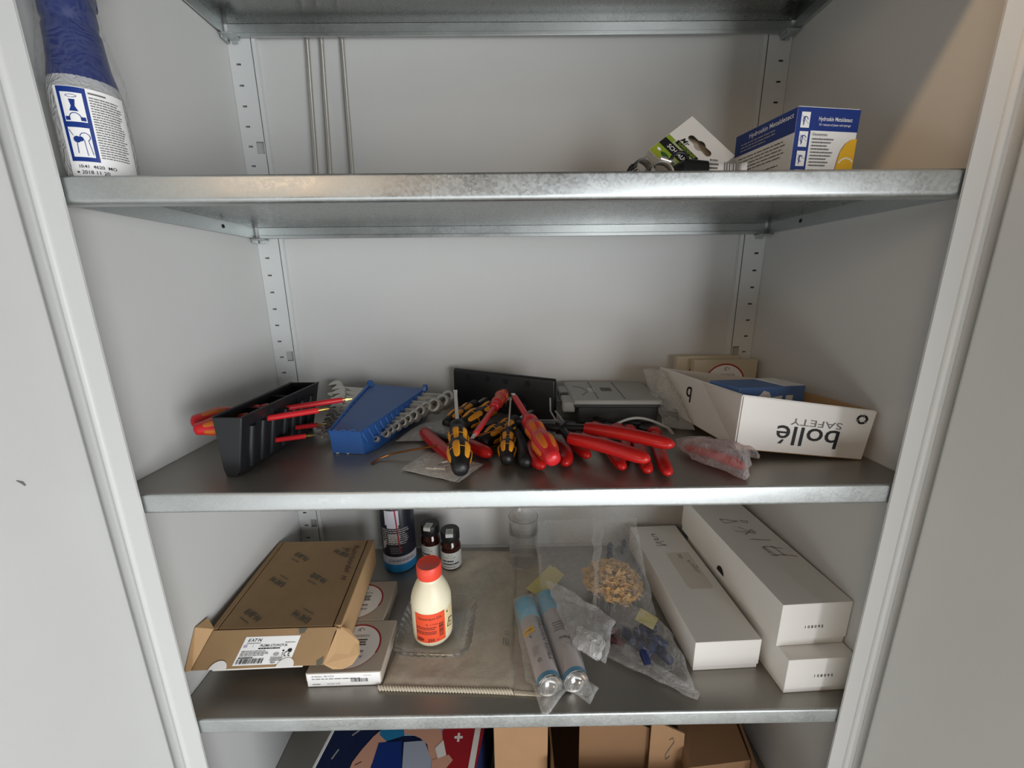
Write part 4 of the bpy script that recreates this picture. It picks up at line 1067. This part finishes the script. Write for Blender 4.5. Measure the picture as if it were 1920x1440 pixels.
def brown(c, lab, turn):
    t = thing('brown_bottle', lab, 'bottle', (c[0], c[1], c[2]), group='brown glass bottles')
    b = MB(); b.lathe([(.0, .001), (.0185, 0), (.0208, .002), (.0213, .005), (.0213, .050), (.0205, .056), (.0175, .063), (.0165, .066), (.0165, .070)], BROWNG, 36); b.build('body', t, smooth=40)
    b = MB(); b.lathe([(.0190, .0655), (.0197, .0665), (.0197, .0855), (.0185, .0875), (.0, .0878)], BLACKM, 36); b.build('cap', t, smooth=35)
    p = Print(on_cyl(.0213, .0, math.radians(-88+turn))); p.rect(-.033, .006, .033, .044, LABG, 30); p.text('7010', -.002, .038, .005, GINK); p.lines(-.018, .020, .035, .031, 1, GINK, .4, 2); p.lines(-.018, .014, .028, .022, 1, INK, .55, 2); p.lines(-.018, .020, .021, .015, 1, INK, .55, 3); p.lines(-.018, .016, .013, .009, 1, GINK, .5, 5); p.build('label', t)
    b = MB()
    R = Matrix.Rotation(math.radians(turn*.7), 4, 'Z')
    b.box((-.0075, -.020, .0879), (.0075, -.001, .0884), LABG, R); b.box((-.0075, -.0203, .0805), (.0075, -.0197, .0884), LABG, R); b.build('cap_sticker', t)
    b = MB(); 
    for k in range(3): b.box((-.005, -.015+k*.004, .0884), (.005, -.0135+k*.004, .08848), GINK, R)
    b.build('sticker_print', t)
brown((.2755, .3330, SZ+.0030), 'brown glass bottle with a black cap, left and farther back of the pair', -14)
brown((.3220, .3060, SZ+.0055), 'brown glass bottle with a black cap, nearer one of the pair', 6)
t = thing('beaker', 'clear empty glass beaker standing at the back right of the towel', 'beaker', (.4760, .3150, SZ+.0055))
b = MB(); b.lathe([(.0, 0), (.027, 0), (.0300, .003), (.0305, .006), (.0305, .070), (.0312, .074), (.0312, .078), (.0300, .082), (.0300, .108), (.0312, .110), (.0296, .1105), (.0288, .108), (.0288, .006), (.027, .004), (.0, .0035)], GLASS, 48, cap=False); b.build('glass', t, smooth=40, weld=True)

# ---- square foil boxes and the brown carton resting on them
t = thing('foil_box', 'beige square foil box marked 0.10mm, nearest the shelf edge', 'box', M=rot_z((.1395, .0430, SZ), 1), group='square foil boxes'); foilbox(t, .1115, .095, .0250, '0.10mm')
p = Print(on_plane((0, -.0008, 0), (1, 0, 0), (0, 0, 1)), base=.0003); p.rect(.001, .001, .1105, .0240, WHITEP)
p.text('Artikelnr.: 0611010', .008, .0190, .0042, INK, bold=.02, align='L'); p.lines(.008, .080, .0158, .0128, 1, GINK, .5, 4, .0); p.text('0,10 mm', .086, .0192, .0030, GINK, align='L'); p.lines(.008, .020, .0060, .0035, 1, GINK, .6, 4, 0); p.text('25.5267 6100', .030, .0050, .0036, GINK, align='L')
p.bars(.066, .092, .0075, .0140, INK, 5, 24); p.build('edge_label', t)
t = thing('foil_box', 'beige square foil box marked 0.05mm, behind the nearest one', 'box', M=rot_z((.1145, .1400, SZ), 1), group='square foil boxes'); foilbox(t, .1115, .094, .0250, '0.05mm')

# carton
c00, c10, c11, c01 = V((-.0130, .0740, -.6720)), V((.1880, .0700, -.6720)), V((.1690, .2850, -.6720)), V((-.0270, .2920, -.6720))
zl, zr = -.6235, -.6165
t = thing('carton', 'brown cardboard carton with its front flap open, resting on the square foil boxes', 'carton', (.08, .18, -.672))
def up(p_, z): return V((p_.x, p_.y, z))
T00, T10, T11, T01 = up(c00, zl), up(c10, zr), up(c11, zr), up(c01, zl)
def plate(name, P, th, m, sub=None):
    b = MB(); panel(b, P, th, m); return b.build(name, sub or t, world=True, bevel=.0006)
gx = (T10-T00).normalized()
lid = plate('lid', (lerp(T00, T10, .05), lerp(T00, T10, .935), lerp(T01, T11, .935), lerp(T01, T11, .05)), .0022, KRAFT)
plate('lid_edge', (lerp(T00, T10, 0), lerp(T00, T10, .042), lerp(T01, T11, .042), lerp(T01, T11, 0)), .0030, KRAFT)
plate('lid_edge', (lerp(T00, T10, .945), T10, T11, lerp(T01, T11, .945)), .0030, KRAFT)
plate('bottom', (c00, c10, c11, c01), .0022, KRAFT)
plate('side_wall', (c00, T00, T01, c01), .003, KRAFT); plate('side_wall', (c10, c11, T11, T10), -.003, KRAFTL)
plate('back_wall', (c01, c11, T11, T01), -.003, KRAFT); plate('front_wall', (c00, c10, T10, T00), .003, KRAFT)
fl0, fl1 = T00+V((.004, -.001, .001)), lerp(T00, T10, .97)+V((0, -.001, .001))
fb0, fb1 = V((-.0275, .0410, -.6630)), V((.1700, .0390, -.6600))
pn = (fl1-fl0).cross(fb0-fl0); fb1.z = fb0.z-(pn.x*(fb1.x-fb0.x)+pn.y*(fb1.y-fb0.y))/pn.z
o = plate('front_flap', (fb0, fb1, fl1, fl0), .0020, KRAFT)
# torn ear at the right and plain ear at the left
b = MB(); E = [fl1+V((.002, 0, -.001)), fl1+V((.0165, .002, -.010)), V((.2150, .0630, -.640)), V((.2190, .0520, -.650)), V((.2100, .0440, -.660)), V((.1980, .0390, -.6625)), V((.1830, .0385, -.6620)), fb1]
b.add(E+[q+V((.0005, .001, .0018)) for q in E], [tuple(range(8)), tuple(range(15, 7, -1))]+[(i, (i+1) % 8, 8+(i+1) % 8, 8+i) for i in range(8)], KRAFTL); b.build('torn_ear', t, world=True)
b = MB(); E = [fl0+V((-.001, 0, -.001)), fb0+V((-.001, 0, 0)), V((-.0285, .0300, -.6540)), V((-.0288, .0620, -.6090)), V((-.0270, .0850, -.6130))]
b.add(E+[q+V((.001, .001, .0018)) for q in E], [tuple(range(5)), tuple(range(9, 4, -1))]+[(i, (i+1) % 5, 5+(i+1) % 5, 5+i) for i in range(5)], KRAFTL); b.build('side_ear', t, world=True)
fe = (fb1-fb0)
b = MB(); b.tube([fb0+fe*.16+V((0, .0005, -.001)), fb0+fe*.84+V((0, .0005, -.001))], .0016, WHITE, 6); b.build('flap_edge', t, world=True)
for q in (.20, .71):
    b = MB(); c_ = fb0+fe*q; ny = (fl0-fb0).normalized(); nz = fe.cross(fl0-fb0).normalized()
    pts = [c_+gx*(.013*math.cos(a))+ny*(.012*max(0, math.sin(a)))+nz*.0028 for a in [math.pi*i/10 for i in range(11)]]
    b.add(pts, [tuple(range(11))], WHITE); b.build('lock_tab', t, world=True, solid=.001)
# printing on lid and flap
LP = on_quad(T00, T10, T11, T01); Wl = (T10-T00).length; Hl = (T01-T00).length
def stamp(p, u, v, rot, s=.0125, m=STAMP):
    p.text('E', u-1.05*s*math.cos(math.radians(rot)), v-1.05*s*math.sin(math.radians(rot)), s*1.15, m, rot=rot, bold=.05); p.text('A', u-.35*s*math.cos(math.radians(rot)), v-.35*s*math.sin(math.radians(rot)), s*1.15, m, rot=rot, bold=.05)
    p.text('T·N', u+.75*s*math.cos(math.radians(rot)), v+.75*s*math.sin(math.radians(rot)), s*1.15, m, rot=rot, bold=.05)
    c, k = math.cos(math.radians(rot-90)), math.sin(math.radians(rot-90))
    p.stroke([(u+c*s-.8*s*-k, v+k*s-.8*s*c), (u+c*s+1.0*s*-k, v+k*s+1.0*s*c)], s*.12, m)
for u, v, r in ((.066, .170, -32), (.056, .100, 150), (.124, .108, -32), (.048, .026, -32), (.134, .018, 150), (.148, .176, 150)): pl = Print(LP, base=.0032); stamp(pl, u, v, r); pl.build('lid_stamp', t, world=True)
pw = Print(LP, base=.0034)
W_s = [(.160, .205), (.166, .198), (.160, .193), (.167, .190)]
def scrib(p, u, v, n, du, dv, a, w, m, seed):
    R = random.Random(seed); pts = []
    for i in range(n): pts.append((u+du*i/n+R.uniform(-.3, .3)*a, v+dv*i/n+(a if i % 2 else -a)*R.uniform(.4, 1)))
    p.stroke(pts, w, m)
def word(p, s, u, v, size, rot, m): p.text(s, u, v, size, m, rot=rot, shear=.35, bold=-.008)
word(pw, 'Rohrbördel', .172, .160, .017, -88, BRINK); word(pw, 'Set', .156, .185, .014, -88, BRINK); word(pw, 'M', .172, .106, .014, -88, BRINK)
pw.build('handwriting', t, world=True)
FP = on_quad(fb0, fb1, fl1, fl0); Wf = fe.length; Hf = (fl0-fb0).length
pf = Print(FP, base=.0022)
u0, u1, v0, v1 = .060, .146, .004, Hf*.80
pf.rect(u0, v0, u1, v1, WHITEP); hh = v1-v0
pf.text('E', u0+.008, v1-hh*.13, hh*.15, INK, bold=.05, sx=1.4, shear=.2); pf.text('A', u0+.0135, v1-hh*.13, hh*.15, INK, bold=.05, sx=1.1); pf.text('T·N', u0+.0215, v1-hh*.13, hh*.15, INK, bold=.05, sx=1.2, shear=.2)
pf.lines(u0+.006, u0+.028, v1-hh*.22, v1-hh*.25, 1, GINK, .8, 3, 0); pf.lines(u1-.020, u1-.004, v1-hh*.22, v1-hh*.25, 1, GINK, .8, 3, 0)
pf.rect(u0+.003, v1-hh*.38, u0+.009, v1-hh*.29, mat('lilac_print', '#b8a8c0', .5)); pf.text('1', u0+.018, v1-hh*.335, hh*.12, GINK)
pf.text('PKZM0-XTUWCP-36', u0+.050, v1-hh*.335, hh*.125, INK, sx=.95, bold=.005, shear=.1); pf.lines(u0+.028, u0+.062, v1-hh*.40, v1-hh*.46, 1, INK, .7, 3, 0)
pf.lines(u0+.004, u0+.050, v1-hh*.49, v1-hh*.69, 4, GINK, .4, 6, .25); pf.disc(u1-.0075, v1-hh*.52, .0035, INK, hh*.06); pf.disc(u1-.017, v1-hh*.53, .0015, INK, hh*.03)
pf.disc(u1-.026, v1-hh*.65, .0045, LINK, hh*.055); pf.text('S', u1-.0165, v1-hh*.65, hh*.14, GINK, bold=.04); pf.arc(u1-.0110, v1-hh*.65, .0030, .0009, 70, 290, INK, rv=1.2); pf.arc(u1-.0050, v1-hh*.65, .0030, .0009, 70, 290, INK, rv=1.2); pf.rect(u1-.0075, v1-hh*.655, u1-.005, v1-hh*.640, INK)
pf.lines(u0+.004, u0+.026, v1-hh*.72, v1-hh*.76, 1, INK, .8, 2, 0); pf.bars(u0+.004, u0+.044, v1-hh*.95, v1-hh*.775, INK, 9, 22)
pf.rect(u1-.034, v1-hh*.735, u1-.003, v1-hh*.728, LINK); pf.lines(u1-.032, u1-.010, v1-hh*.75, v1-hh*.89, 3, GINK, .5, 5, .2); pf.text('40x8', u1-.026, v1-hh*.935, hh*.09, INK, bold=.03)
pf.build('shipping_label', t, world=True)
pz = Print(FP, base=.0024); pz.poly([(Wf*.94, .006), (Wf*.985, .012), (Wf*.995, .001), (Wf*.955, -.001)], STAMP); pz.poly([(.138, Hf*.99), (.152, Hf*.99), (.150, Hf*.86), (.143, Hf*.84)], STAMP); pz.build('flap_stamp', t, world=True)

# ---- three long white boxes
def wbox(label, P, L, W_, H_, rot, parts):
    t = thing('long_white_box', label, 'box', M=rot_z(P, rot), group='long white boxes on the fourth shelf')
    b = MB(); b.box((.0012, .0015, 0), (W_-.0012, L-.0015, H_*.6), WHITE); b.build('base', t, bevel=.0006)
    b = MB(); b.box((0, 0, H_*.15), (W_, L, H_), WHITE); b.build('lid', t, bevel=.0008)
    parts(t, L, W_, H_); return t
def pA(t, L, W_, H_):
    p = Print(lambda u, v, h: V((u, v, H_+h))); p.rect(.034, .150, .072, .250, mat('old_label', '#c9bfae', .6)) if False else None
    p.poly([(0.0430, 0.2110), (0.0890, 0.2110), (0.0890, 0.1160), (0.0850, 0.1100), (0.0470, 0.1100), (0.0430, 0.1180)], mat('faded_label', '#d3cbbf', .6))
    p.stroke([(0.0650, 0.2050), (0.0650, 0.1930)], .0016, GINK); p.stroke([(0.0690, 0.2050), (0.0690, 0.1930)], .0016, GINK); p.lines(.066, .080, .238, .205, 3, GINK, .3, 4, .3) if False else None
    for k, (a, c) in enumerate(((0.2210, 0.1900), (0.2130, 0.1860), (.200, .206))): p.stroke([(.077+.004*k, a-.036), (.078+.004*k, c-.036)], .0012, GINK)
    p.stroke([(0.0730, 0.1830), (0.0810, 0.1860)], .0012, GINK); p.build('top_label', t)
    p = Print(lambda u, v, h: V((u, v, H_+h)), base=.0003)
    # hand-written word, reading towards the back
    p.stroke([(0.0330, 0.2360), (0.0540, 0.2360), (0.0360, 0.2460), (0.0540, 0.2500)], .0012, BRINK)
    p.stroke([(0.0460, 0.2540), (0.0430, 0.2600), (0.0380, 0.2590), (0.0370, 0.2550), (0.0420, 0.2530), (0.0470, 0.2620)], .0010, BRINK)
    p.stroke([(0.0460, 0.2660), (0.0380, 0.2670), (0.0380, 0.2740), (0.0460, 0.2740), (0.0380, 0.2760)], .0010, BRINK)
    p.build('handwriting', t)
wbox('long white box with a faded label on its lid, standing alone beside the clear bags', (.7300, .0570, SZ), .306, .1045, .0545, 2.2, pA)
def num(t, L, W_, H_, s, u, v):
    p = Print(on_plane((0, 0, 0), (1, 0, 0), (0, 0, 1))); 
    for i, ch in enumerate(s): p.text(ch, u+i*.0052, v, .0068, INK, bold=.02)
    p.build('number', t)
def pB(t, L, W_, H_): num(t, L, W_, H_, '108095', .043, .030)
def pC(t, L, W_, H_):
    num(t, L, W_, H_, '108095', .040, .033)
    b = MB(); b.add([(-.0003, .150+.011*math.cos(a), H_*.12+.013*math.sin(a)) for a in [math.pi*i/14 for i in range(15)]], [tuple(range(15))], DARK); b.build('thumb_notch', t)
    p = Print(lambda u, v, h: V((u, v, H_+h)), base=.0003); w_ = .0010
    p.stroke([(0.0320, 0.2200), (0.0619, 0.2092), (0.0331, 0.2051), (0.0320, 0.2200)], w_, BRINK); p.stroke([(0.0688, 0.2119), (0.0814, 0.2092), (0.0791, 0.2038), (0.0711, 0.2051), (0.0688, 0.2119)], w_, BRINK)
    p.stroke([(0.0389, 0.1795), (0.0711, 0.1687)], w_, BRINK); p.stroke([(0.0527, 0.1903), (0.0619, 0.1768), (0.0734, 0.1714), (0.0711, 0.1809), (0.0504, 0.1660)], w_, BRINK)
    p.stroke([(0.0515, 0.1525), (0.0849, 0.1471)], w_, BRINK)
    p.stroke([(0.0596, 0.1120), (0.0573, 0.1282), (0.0642, 0.1309), (0.0734, 0.1282), (0.0895, 0.1228)], w_, BRINK); p.stroke([(0.0757, 0.1309), (0.0803, 0.1039)], w_, BRINK); p.stroke([(0.0573, 0.1066), (0.0803, 0.1066), (0.0987, 0.1012)], w_, BRINK); p.stroke([(0.0596, 0.1282), (0.0665, 0.1039)], w_, BRINK)
    p.build('handwriting', t)
wbox('long white box numbered 108095, lower one of the stacked pair', (.8470, .0190, SZ), .306, .1020, .0610, 2.6, pB)
wbox('long white box with handwriting on its lid, stacked on top', (.8415, .0405, SZ+.0616), .302, .1070, .0740, 3.2, pC)

# ---- refill cans in a bag
def refill(a, c, lab, prints):
    a, c = V(a), V(c); d = a-c; L = d.length
    z = d.normalized(); y = V((0, 0, 1)); x = y.cross(z).normalized(); y = z.cross(x)
    M = Matrix((x, y, z)).transposed().to_4x4(); M.translation = c
    t = thing('refill_can', lab, 'can', M=M, group='gas refill cans in the clear bag'); r = .0180
    b = MB(); b.lathe([(r*.90, .0130), (r*.985, .0015), (r, .004), (r, L-.046), (r*.99, L-.045)], mat('can_lilac', '#bfb6b4', .4), 36); b.build('body', t, smooth=35)
    b = MB(); b.lathe([(r*1.0, L-.045), (r*1.03, L-.044), (r*1.03, L-.003), (r*.95, L), (0, L)], CANPALE, 36); b.build('cap', t, smooth=35)
    b = MB(); b.lathe([(r*1.002, .0), (r*1.005, .0085)], mat('can_band', '#5f93b0', .4), 36, cap=False); b.build('band', t, smooth=35)
    b = MB(); b.lathe([(r*1.02, .0015), (r*1.05, -.0002), (r*1.02, -.0015), (r*.90, -.0008), (r*.84, .003), (r*.6, .0075), (r*.25, .0105), (0, .011)], CHROME, 36, cap=False); b.build('base_dome', t, smooth=40)
    def fn(u, v, h): an = math.radians(90)+u/r; return V(((r+h)*math.cos(an), (r+h)*math.sin(an), v))
    p = Print(fn, base=.0007); prints(p, L); p.build('print', t)
def pr1(p, L):
    p.text('PYROPEN REFILL', .0110, L*.43, .0112, INK, rot=-90, bold=.005, sx=1.02); p.rect(-.022, L*.50, -.002, L*.57, YPRINT, 10); p.text('EXTREMELY', -.012, L*.535, .0045, INK, bold=.03, sx=.7)
    p.lines(-.016, -.002, L*.34, L*.24, 3, LINK, .4, 3); p.arc(-.008, L*.18, .0030, .0009, 0, 360, GINK); p.poly([(-.008, L*.47), (-.014, L*.47), (-.011, L*.44)], GINK)
def pr2(p, L):
    p.lines(-.010, .012, L*.56, L*.44, 4, GINK, .4, 5); p.text('DE PRIDE', .002, L*.36, .0058, INK, bold=.02, sx=.8); p.arc(.004, L*.24, .008, .0007, 0, 180, LINK)
refill((.4730, .1800, -.6800), (.5045, .0235, -.6805), 'pale blue capped gas refill can with lettering along it, next to the towel', pr1)
refill((.5130, .1950, -.6800), (.5435, .0290, -.6805), 'gas refill can half covered by the crumpled white film', pr2)
t = thing('refill_bag', 'clear plastic bag around the two gas refill cans, its tip hanging to the shelf edge', 'bag', (.51, .08, SZ))
bag(t, ((.470, .035, -.687), (.568, .010, -.690), (.545, .215, -.684), (.452, .198, -.684)), .024, .003, .0028, FILM, seed=21, sc=40, floor=SZ, rnd=4)
bag(t, ((.491, -.008, -.6965), (.497, -.008, -.6965), (.530, .024, -.690), (.478, .036, -.690)), .006, .001, .0015, FILMH, 12, 12, seed=22, floor=SZ, name='pointed_tip')
bag(t, ((.540, .020, -.692), (.560, .006, -.695), (.578, .028, -.694), (.560, .040, -.69)), .005, .002, .002, FILMH, 14, 12, seed=24, floor=SZ, name='torn_corner')
t = thing('white_film', 'crumpled white film bag lying over the right hand refill can', 'bag', (.55, .12, SZ))
bag(t, ((.540, .085, -.668), (.595, .050, -.676), (.625, .125, -.668), (.515, .205, -.648)), .014, .012, .0060, FILMH, seed=31, sc=42, floor=SZ, rnd=5)
bag(t, ((.545, .075, -.664), (.583, .050, -.672), (.600, .085, -.664), (.556, .105, -.658)), .010, .004, .005, film('white_film_bunch', base=.22, edge=.75, rough=.14), 24, 20, seed=33, sc=60, floor=SZ, name='bunched_end')

# ---- bag of chips, bag with blue parts, slips behind
t = thing('chip_bag', 'large clear plastic bag standing behind the refill cans, holding pale chips', 'bag', (.65, .2, SZ))
bag(t, ((.585, .105, -.692), (.700, .130, -.690), (.708, .300, -.580), (.625, .330, -.575)), .020, .012, .0065, FILM, 44, 40, seed=41, sc=30, floor=SZ, rnd=4)
bag(t, ((.505, .205, -.672), (.600, .150, -.672), (.650, .330, -.600), (.500, .335, -.610)), .014, .012, .0055, FILM, 40, 34, seed=43, sc=28, floor=SZ, rnd=5, name='loose_film')
R = random.Random(9); b = MB(); 
chips_c = V((.646, .226, -.662))
for i in range(420):
    u, v = R.uniform(-1, 1), R.uniform(-1, 1)
    if u*u+v*v > 1: continue
    c = chips_c+V((u*.053, v*.060, (1-u*u-v*v)*.020*R.uniform(.2, 1)-.010))
    M = Matrix.Translation(c) @ Matrix.Rotation(R.uniform(0, 6.3), 4, 'Z') @ Matrix.Rotation(R.uniform(-.9, .9), 4, 'X') @ Matrix.Rotation(R.uniform(-.9, .9), 4, 'Y')
    l, w_, k = R.uniform(.004, .010), R.uniform(.003, .0060), R.uniform(.001, .004)
    b.hexa([(-l, -w_, 0), (l*.3, -w_*.8, k), (l*.2, w_, k), (-l, w_*.7, 0), (-l, -w_, .0016), (l*.3, -w_*.8, k+.0016), (l*.2, w_, k+.0016), (-l, w_*.7, .0016)], CHIP, M)
    b.hexa([(l*.3, -w_*.8, k), (l, -w_*.5, 0), (l, w_*.8, -.001), (l*.2, w_, k), (l*.3, -w_*.8, k+.0016), (l, -w_*.5, .0016), (l, w_*.8, .0006), (l*.2, w_, k+.0016)], CHIP, M)
o = b.build('wood_chips'); tag(o, 'pale orange wood chips heaped inside the large clear bag', 'chips', kind='stuff')
t = thing('parts_bag', 'clear plastic bag with dark blue and maroon parts, its edge reaching towards the shelf front', 'bag', (.66, .09, SZ))
bag(t, ((.612, .100, -.692), (.716, .012, -.696), (.722, .120, -.690), (.640, .190, -.682)), .024, .004, .0070, FILM, 44, 34, seed=51, sc=36, floor=SZ, rnd=4)
bag(t, ((.598, .082, -.694), (.716, .0100, -.696), (.724, .018, -.694), (.625, .115, -.690)), .006, .002, .003, FILMH, 40, 12, seed=53, sc=40, floor=SZ, name='bag_edge')
b = MB(); R = random.Random(3)
for i in range(9):
    c = V((.668+R.uniform(-.026, .030), .088+R.uniform(-.016, .040), -.688+R.uniform(0, .010)))
    d_ = V((R.uniform(-1, 1), R.uniform(-1, 1), R.uniform(-.2, .3))).normalized()*.016
    b.tube([c-d_, c, c+d_+V((0, 0, -.003))], [.006, .0085, .005], BLUEI, 8)
b.build('blue_part', t, world=True, smooth=50)['kind'] = 'stuff'
b = MB(); b.tube([(.598, .150, -.682), (.615, .135, -.680), (.630, .115, -.684)], [.006, .009, .006], MAROON, 10); b.tube([(.615, .110, -.688), (.635, .098, -.688)], [.007, .007], MAROON, 10); b.build('maroon_part', t, world=True, smooth=50)
b = MB(); P = [V((.660, .128, -.668)), V((.684, .108, -.670)), V((.700, .128, -.667)), V((.676, .148, -.664))]; panel(b, P, .0006, PAPERY); b.build('paper_label', t, world=True)
for q, r_, lab in (((.668, .333, SZ), .0075, 'dark blue knob standing at the back left of the chip bag'), ((.702, .345, SZ), .0060, 'small dark knob at the back, close to the long white box')):
    t = thing('knob', lab, 'knob', q); b = MB(); b.lathe([(r_*.8, 0), (r_, .004), (r_*.75, .012), (r_*.9, .020), (r_, .026), (r_*.7, .031), (0, .032)], BLUEI, 24); b.build('grip', t, smooth=40)
    b = MB(); b.lathe([(r_*.45, .032), (r_*.45, .035), (0, .0352)], BLUEI, 16); b.build('button', t, smooth=40)
t = thing('yellow_slip', 'pale yellow paper slip lying between the beaker and the refill cans', 'paper', (.51, .25, SZ+.006))
b = MB(); P = [V((.478, .232, SZ+.007)), V((.503, .205, SZ+.009)), V((.548, .262, SZ+.016)), V((.532, .292, SZ+.013))]; panel(b, P, .0005, PAPERY); b.build('slip', t, world=True)
b = MB(); P = [q+V((.008, -.006, .0012)) for q in P]; panel(b, P, .0005, PAPERY); b.build('second_leaf', t, world=True)

# ================================================================== lowest shelf
SZ = Z4+.0005
def topz(z): return z
t = thing('first_aid_pack', 'navy first aid box with a printed picture of a bandaged arm', 'box', (.27, .1, SZ))
zt = -.855
A0, A1, A2, A3 = V((.127, .020, zt)), V((.388, .020, zt)), V((.420, .300, zt)), V((.165, .300, zt))
D0, D1, D2, D3 = [up(q, SZ) for q in (A0, A1, A2, A3)]
b = MB(); b.hexa([D0, D1, D2, D3, A0, A1, A2, A3], NAVYD); b.build('box', t, world=True, bevel=.001)
b = MB(); e = V((0, 0, .0012)); x_ = V((.012, 0, 0))
b.hexa([A1-x_, A1-x_*.2, A2-x_*.2, A2-x_, A1-x_+e, A1-x_*.2+e, A2-x_*.2+e, A2-x_+e], WHITEP); b.build('white_edge', t, world=True)
b = MB(); b.hexa([A0, A0+x_*.35, A3+x_*.35, A3, A0+e, A0+x_*.35+e, A3+x_*.35+e, A3+e], WHITEP); b.build('white_edge', t, world=True)
p = Print(lambda u, v, h: V((u, v, zt+h)), base=.0003)
p.poly([(.135, .022), (.150, .085), (.185, .125), (.230, .135), (.225, .120), (.190, .095), (.160, .022)], NAVYD)
p.stroke([(.155, .050), (.160, .062)], .0025, LINK); p.stroke([(.176, .085), (.190, .097)], .0025, LINK)
p.poly([(.230, .132), (.345, .135), (.345, .082), (.300, .082), (.252, .082)], SCRUB)
p.poly([(.188, .022), (.190, .044), (.199, .062), (.212, .082), (.226, .096), (.238, .100), (.240, .080), (.228, .060), (.222, .040), (.222, .022)], SKIN)
p.stroke([(.196, .040), (.204, .044)], .0016, MAROON)
p.poly([(.254, .108), (.264, .112), (.278, .108), (.294, .100), (.310, .099), (.322, .094), (.330, .080), (.334, .060), (.336, .035), (.318, .030), (.312, .052), (.306, .068), (.292, .078), (.276, .084), (.258, .086)], SKIN)
p.poly([(.218, .110), (.256, .113), (.264, .082), (.236, .074), (.222, .084)], TEALP)
p.poly([(.224, .072), (.262, .074), (.275, .020), (.222, .020)], NAVY); p.poly([(.266, .072), (.300, .074), (.320, .040), (.330, .020), (.275, .020)], SCRUB)
p.poly([(.328, .088), (.338, .108), (.395, .122), (.402, .100), (.388, .022), (.346, .022), (.336, .050)], REDPR); p.rect(.350, .076, .364, .080, WHITEP); p.rect(.355, .071, .359, .085, WHITEP); p.rect(.334, .098, .350, .102, LINK)
p.poly([(.320, .062), (.332, .074), (.340, .052), (.330, .040)], WHITEP); p.poly([(.318, .044), (.344, .052), (.352, .044), (.340, .030), (.320, .026)], SKIN)
p.build('printed_picture', t, world=True)
# brown cartons
t = thing('narrow_carton', 'narrow brown carton standing right of the first aid box', 'carton', (.46, .13, SZ))
b = MB(); b.box((.4180, .055, SZ), (.5060, .200, -.775), KRAFTSHP); b.build('body', t, world=True, bevel=.0012)
b = MB(); b.box((.4170, .0535, -.800), (.5070, .0555, -.776), KRAFTSHP); b.build('front_flap', t, world=True, bevel=.0006)
t = thing('open_carton', 'large open brown carton with torn inner flaps, at the right of the lowest shelf', 'carton', (.68, .2, SZ))
b = MB(); b.box((.512, .030, SZ), (.850, .033, -.935), KRAFTSH); b.build('front_wall', t, world=True)
b = MB(); b.hexa([(.847, .030, SZ), (.850, .030, SZ), (.885, .330, SZ), (.882, .330, SZ), (.847, .030, -.890), (.851, .030, -.890), (.886, .330, -.860), (.882, .330, -.860)], KRAFTSH); b.build('side_wall', t, world=True)
b = MB(); b.box((.512, .030, SZ), (.515, .330, -.862), KRAFTSH); b.build('side_wall', t, world=True)
b = MB(); b.box((.512, .327, SZ), (.885, .330, -.850), KRAFTSH); b.build('back_wall', t, world=True)
b = MB(); b.box((.515, .033, SZ), (.882, .327, SZ+.003), KRAFTSH); b.build('bottom', t, world=True)
b = MB(); b.hexa([(.745, .06, -1.0), (.850, .06, -1.0), (.872, .30, -1.0), (.760, .30, -1.0), (.745, .060, -.905), (.848, .060, -.890), (.868, .300, -.862), (.765, .300, -.870)], KRAFTSH); b.build('folded_flap', t, world=True)
def torn(name, pts, y0, dy, m):
    b = MB(); n = len(pts)
    V0 = [V((x, y0, z)) for x, z in pts]; V1 = [q+V((0, dy, 0)) for q in V0]
    b.add(V0+V1, [tuple(range(n)), tuple(range(2*n-1, n-1, -1))]+[(i, (i+1) % n, n+(i+1) % n, n+i) for i in range(n)], m); return b.build(name, t, world=True)
torn('torn_flap', [(.568, -1.0), (.566, -.830), (.610, -.815), (.652, -.853), (.690, -.872), (.694, -1.0)], .100, .003, KRAFTSH)
torn('torn_flap', [(.632, -1.0), (.632, -.842), (.640, -.835), (.690, -.862), (.700, -.868), (.700, -1.0)], .112, .003, KRAFTSH)
torn('torn_flap', [(.690, -1.0), (.689, -.848), (.700, -.846), (.748, -.872), (.752, -1.0)], .090, .003, KRAFTSHP)
b = MB(); b.tube([(.722, .0892, -.885), (.728, .0892, -.880), (.731, .0892, -.890), (.718, .0892, -.918), (.719, .0892, -.930), (.726, .0892, -.922)], .0006, GINK, 5); b.build('pen_mark', t, world=True)
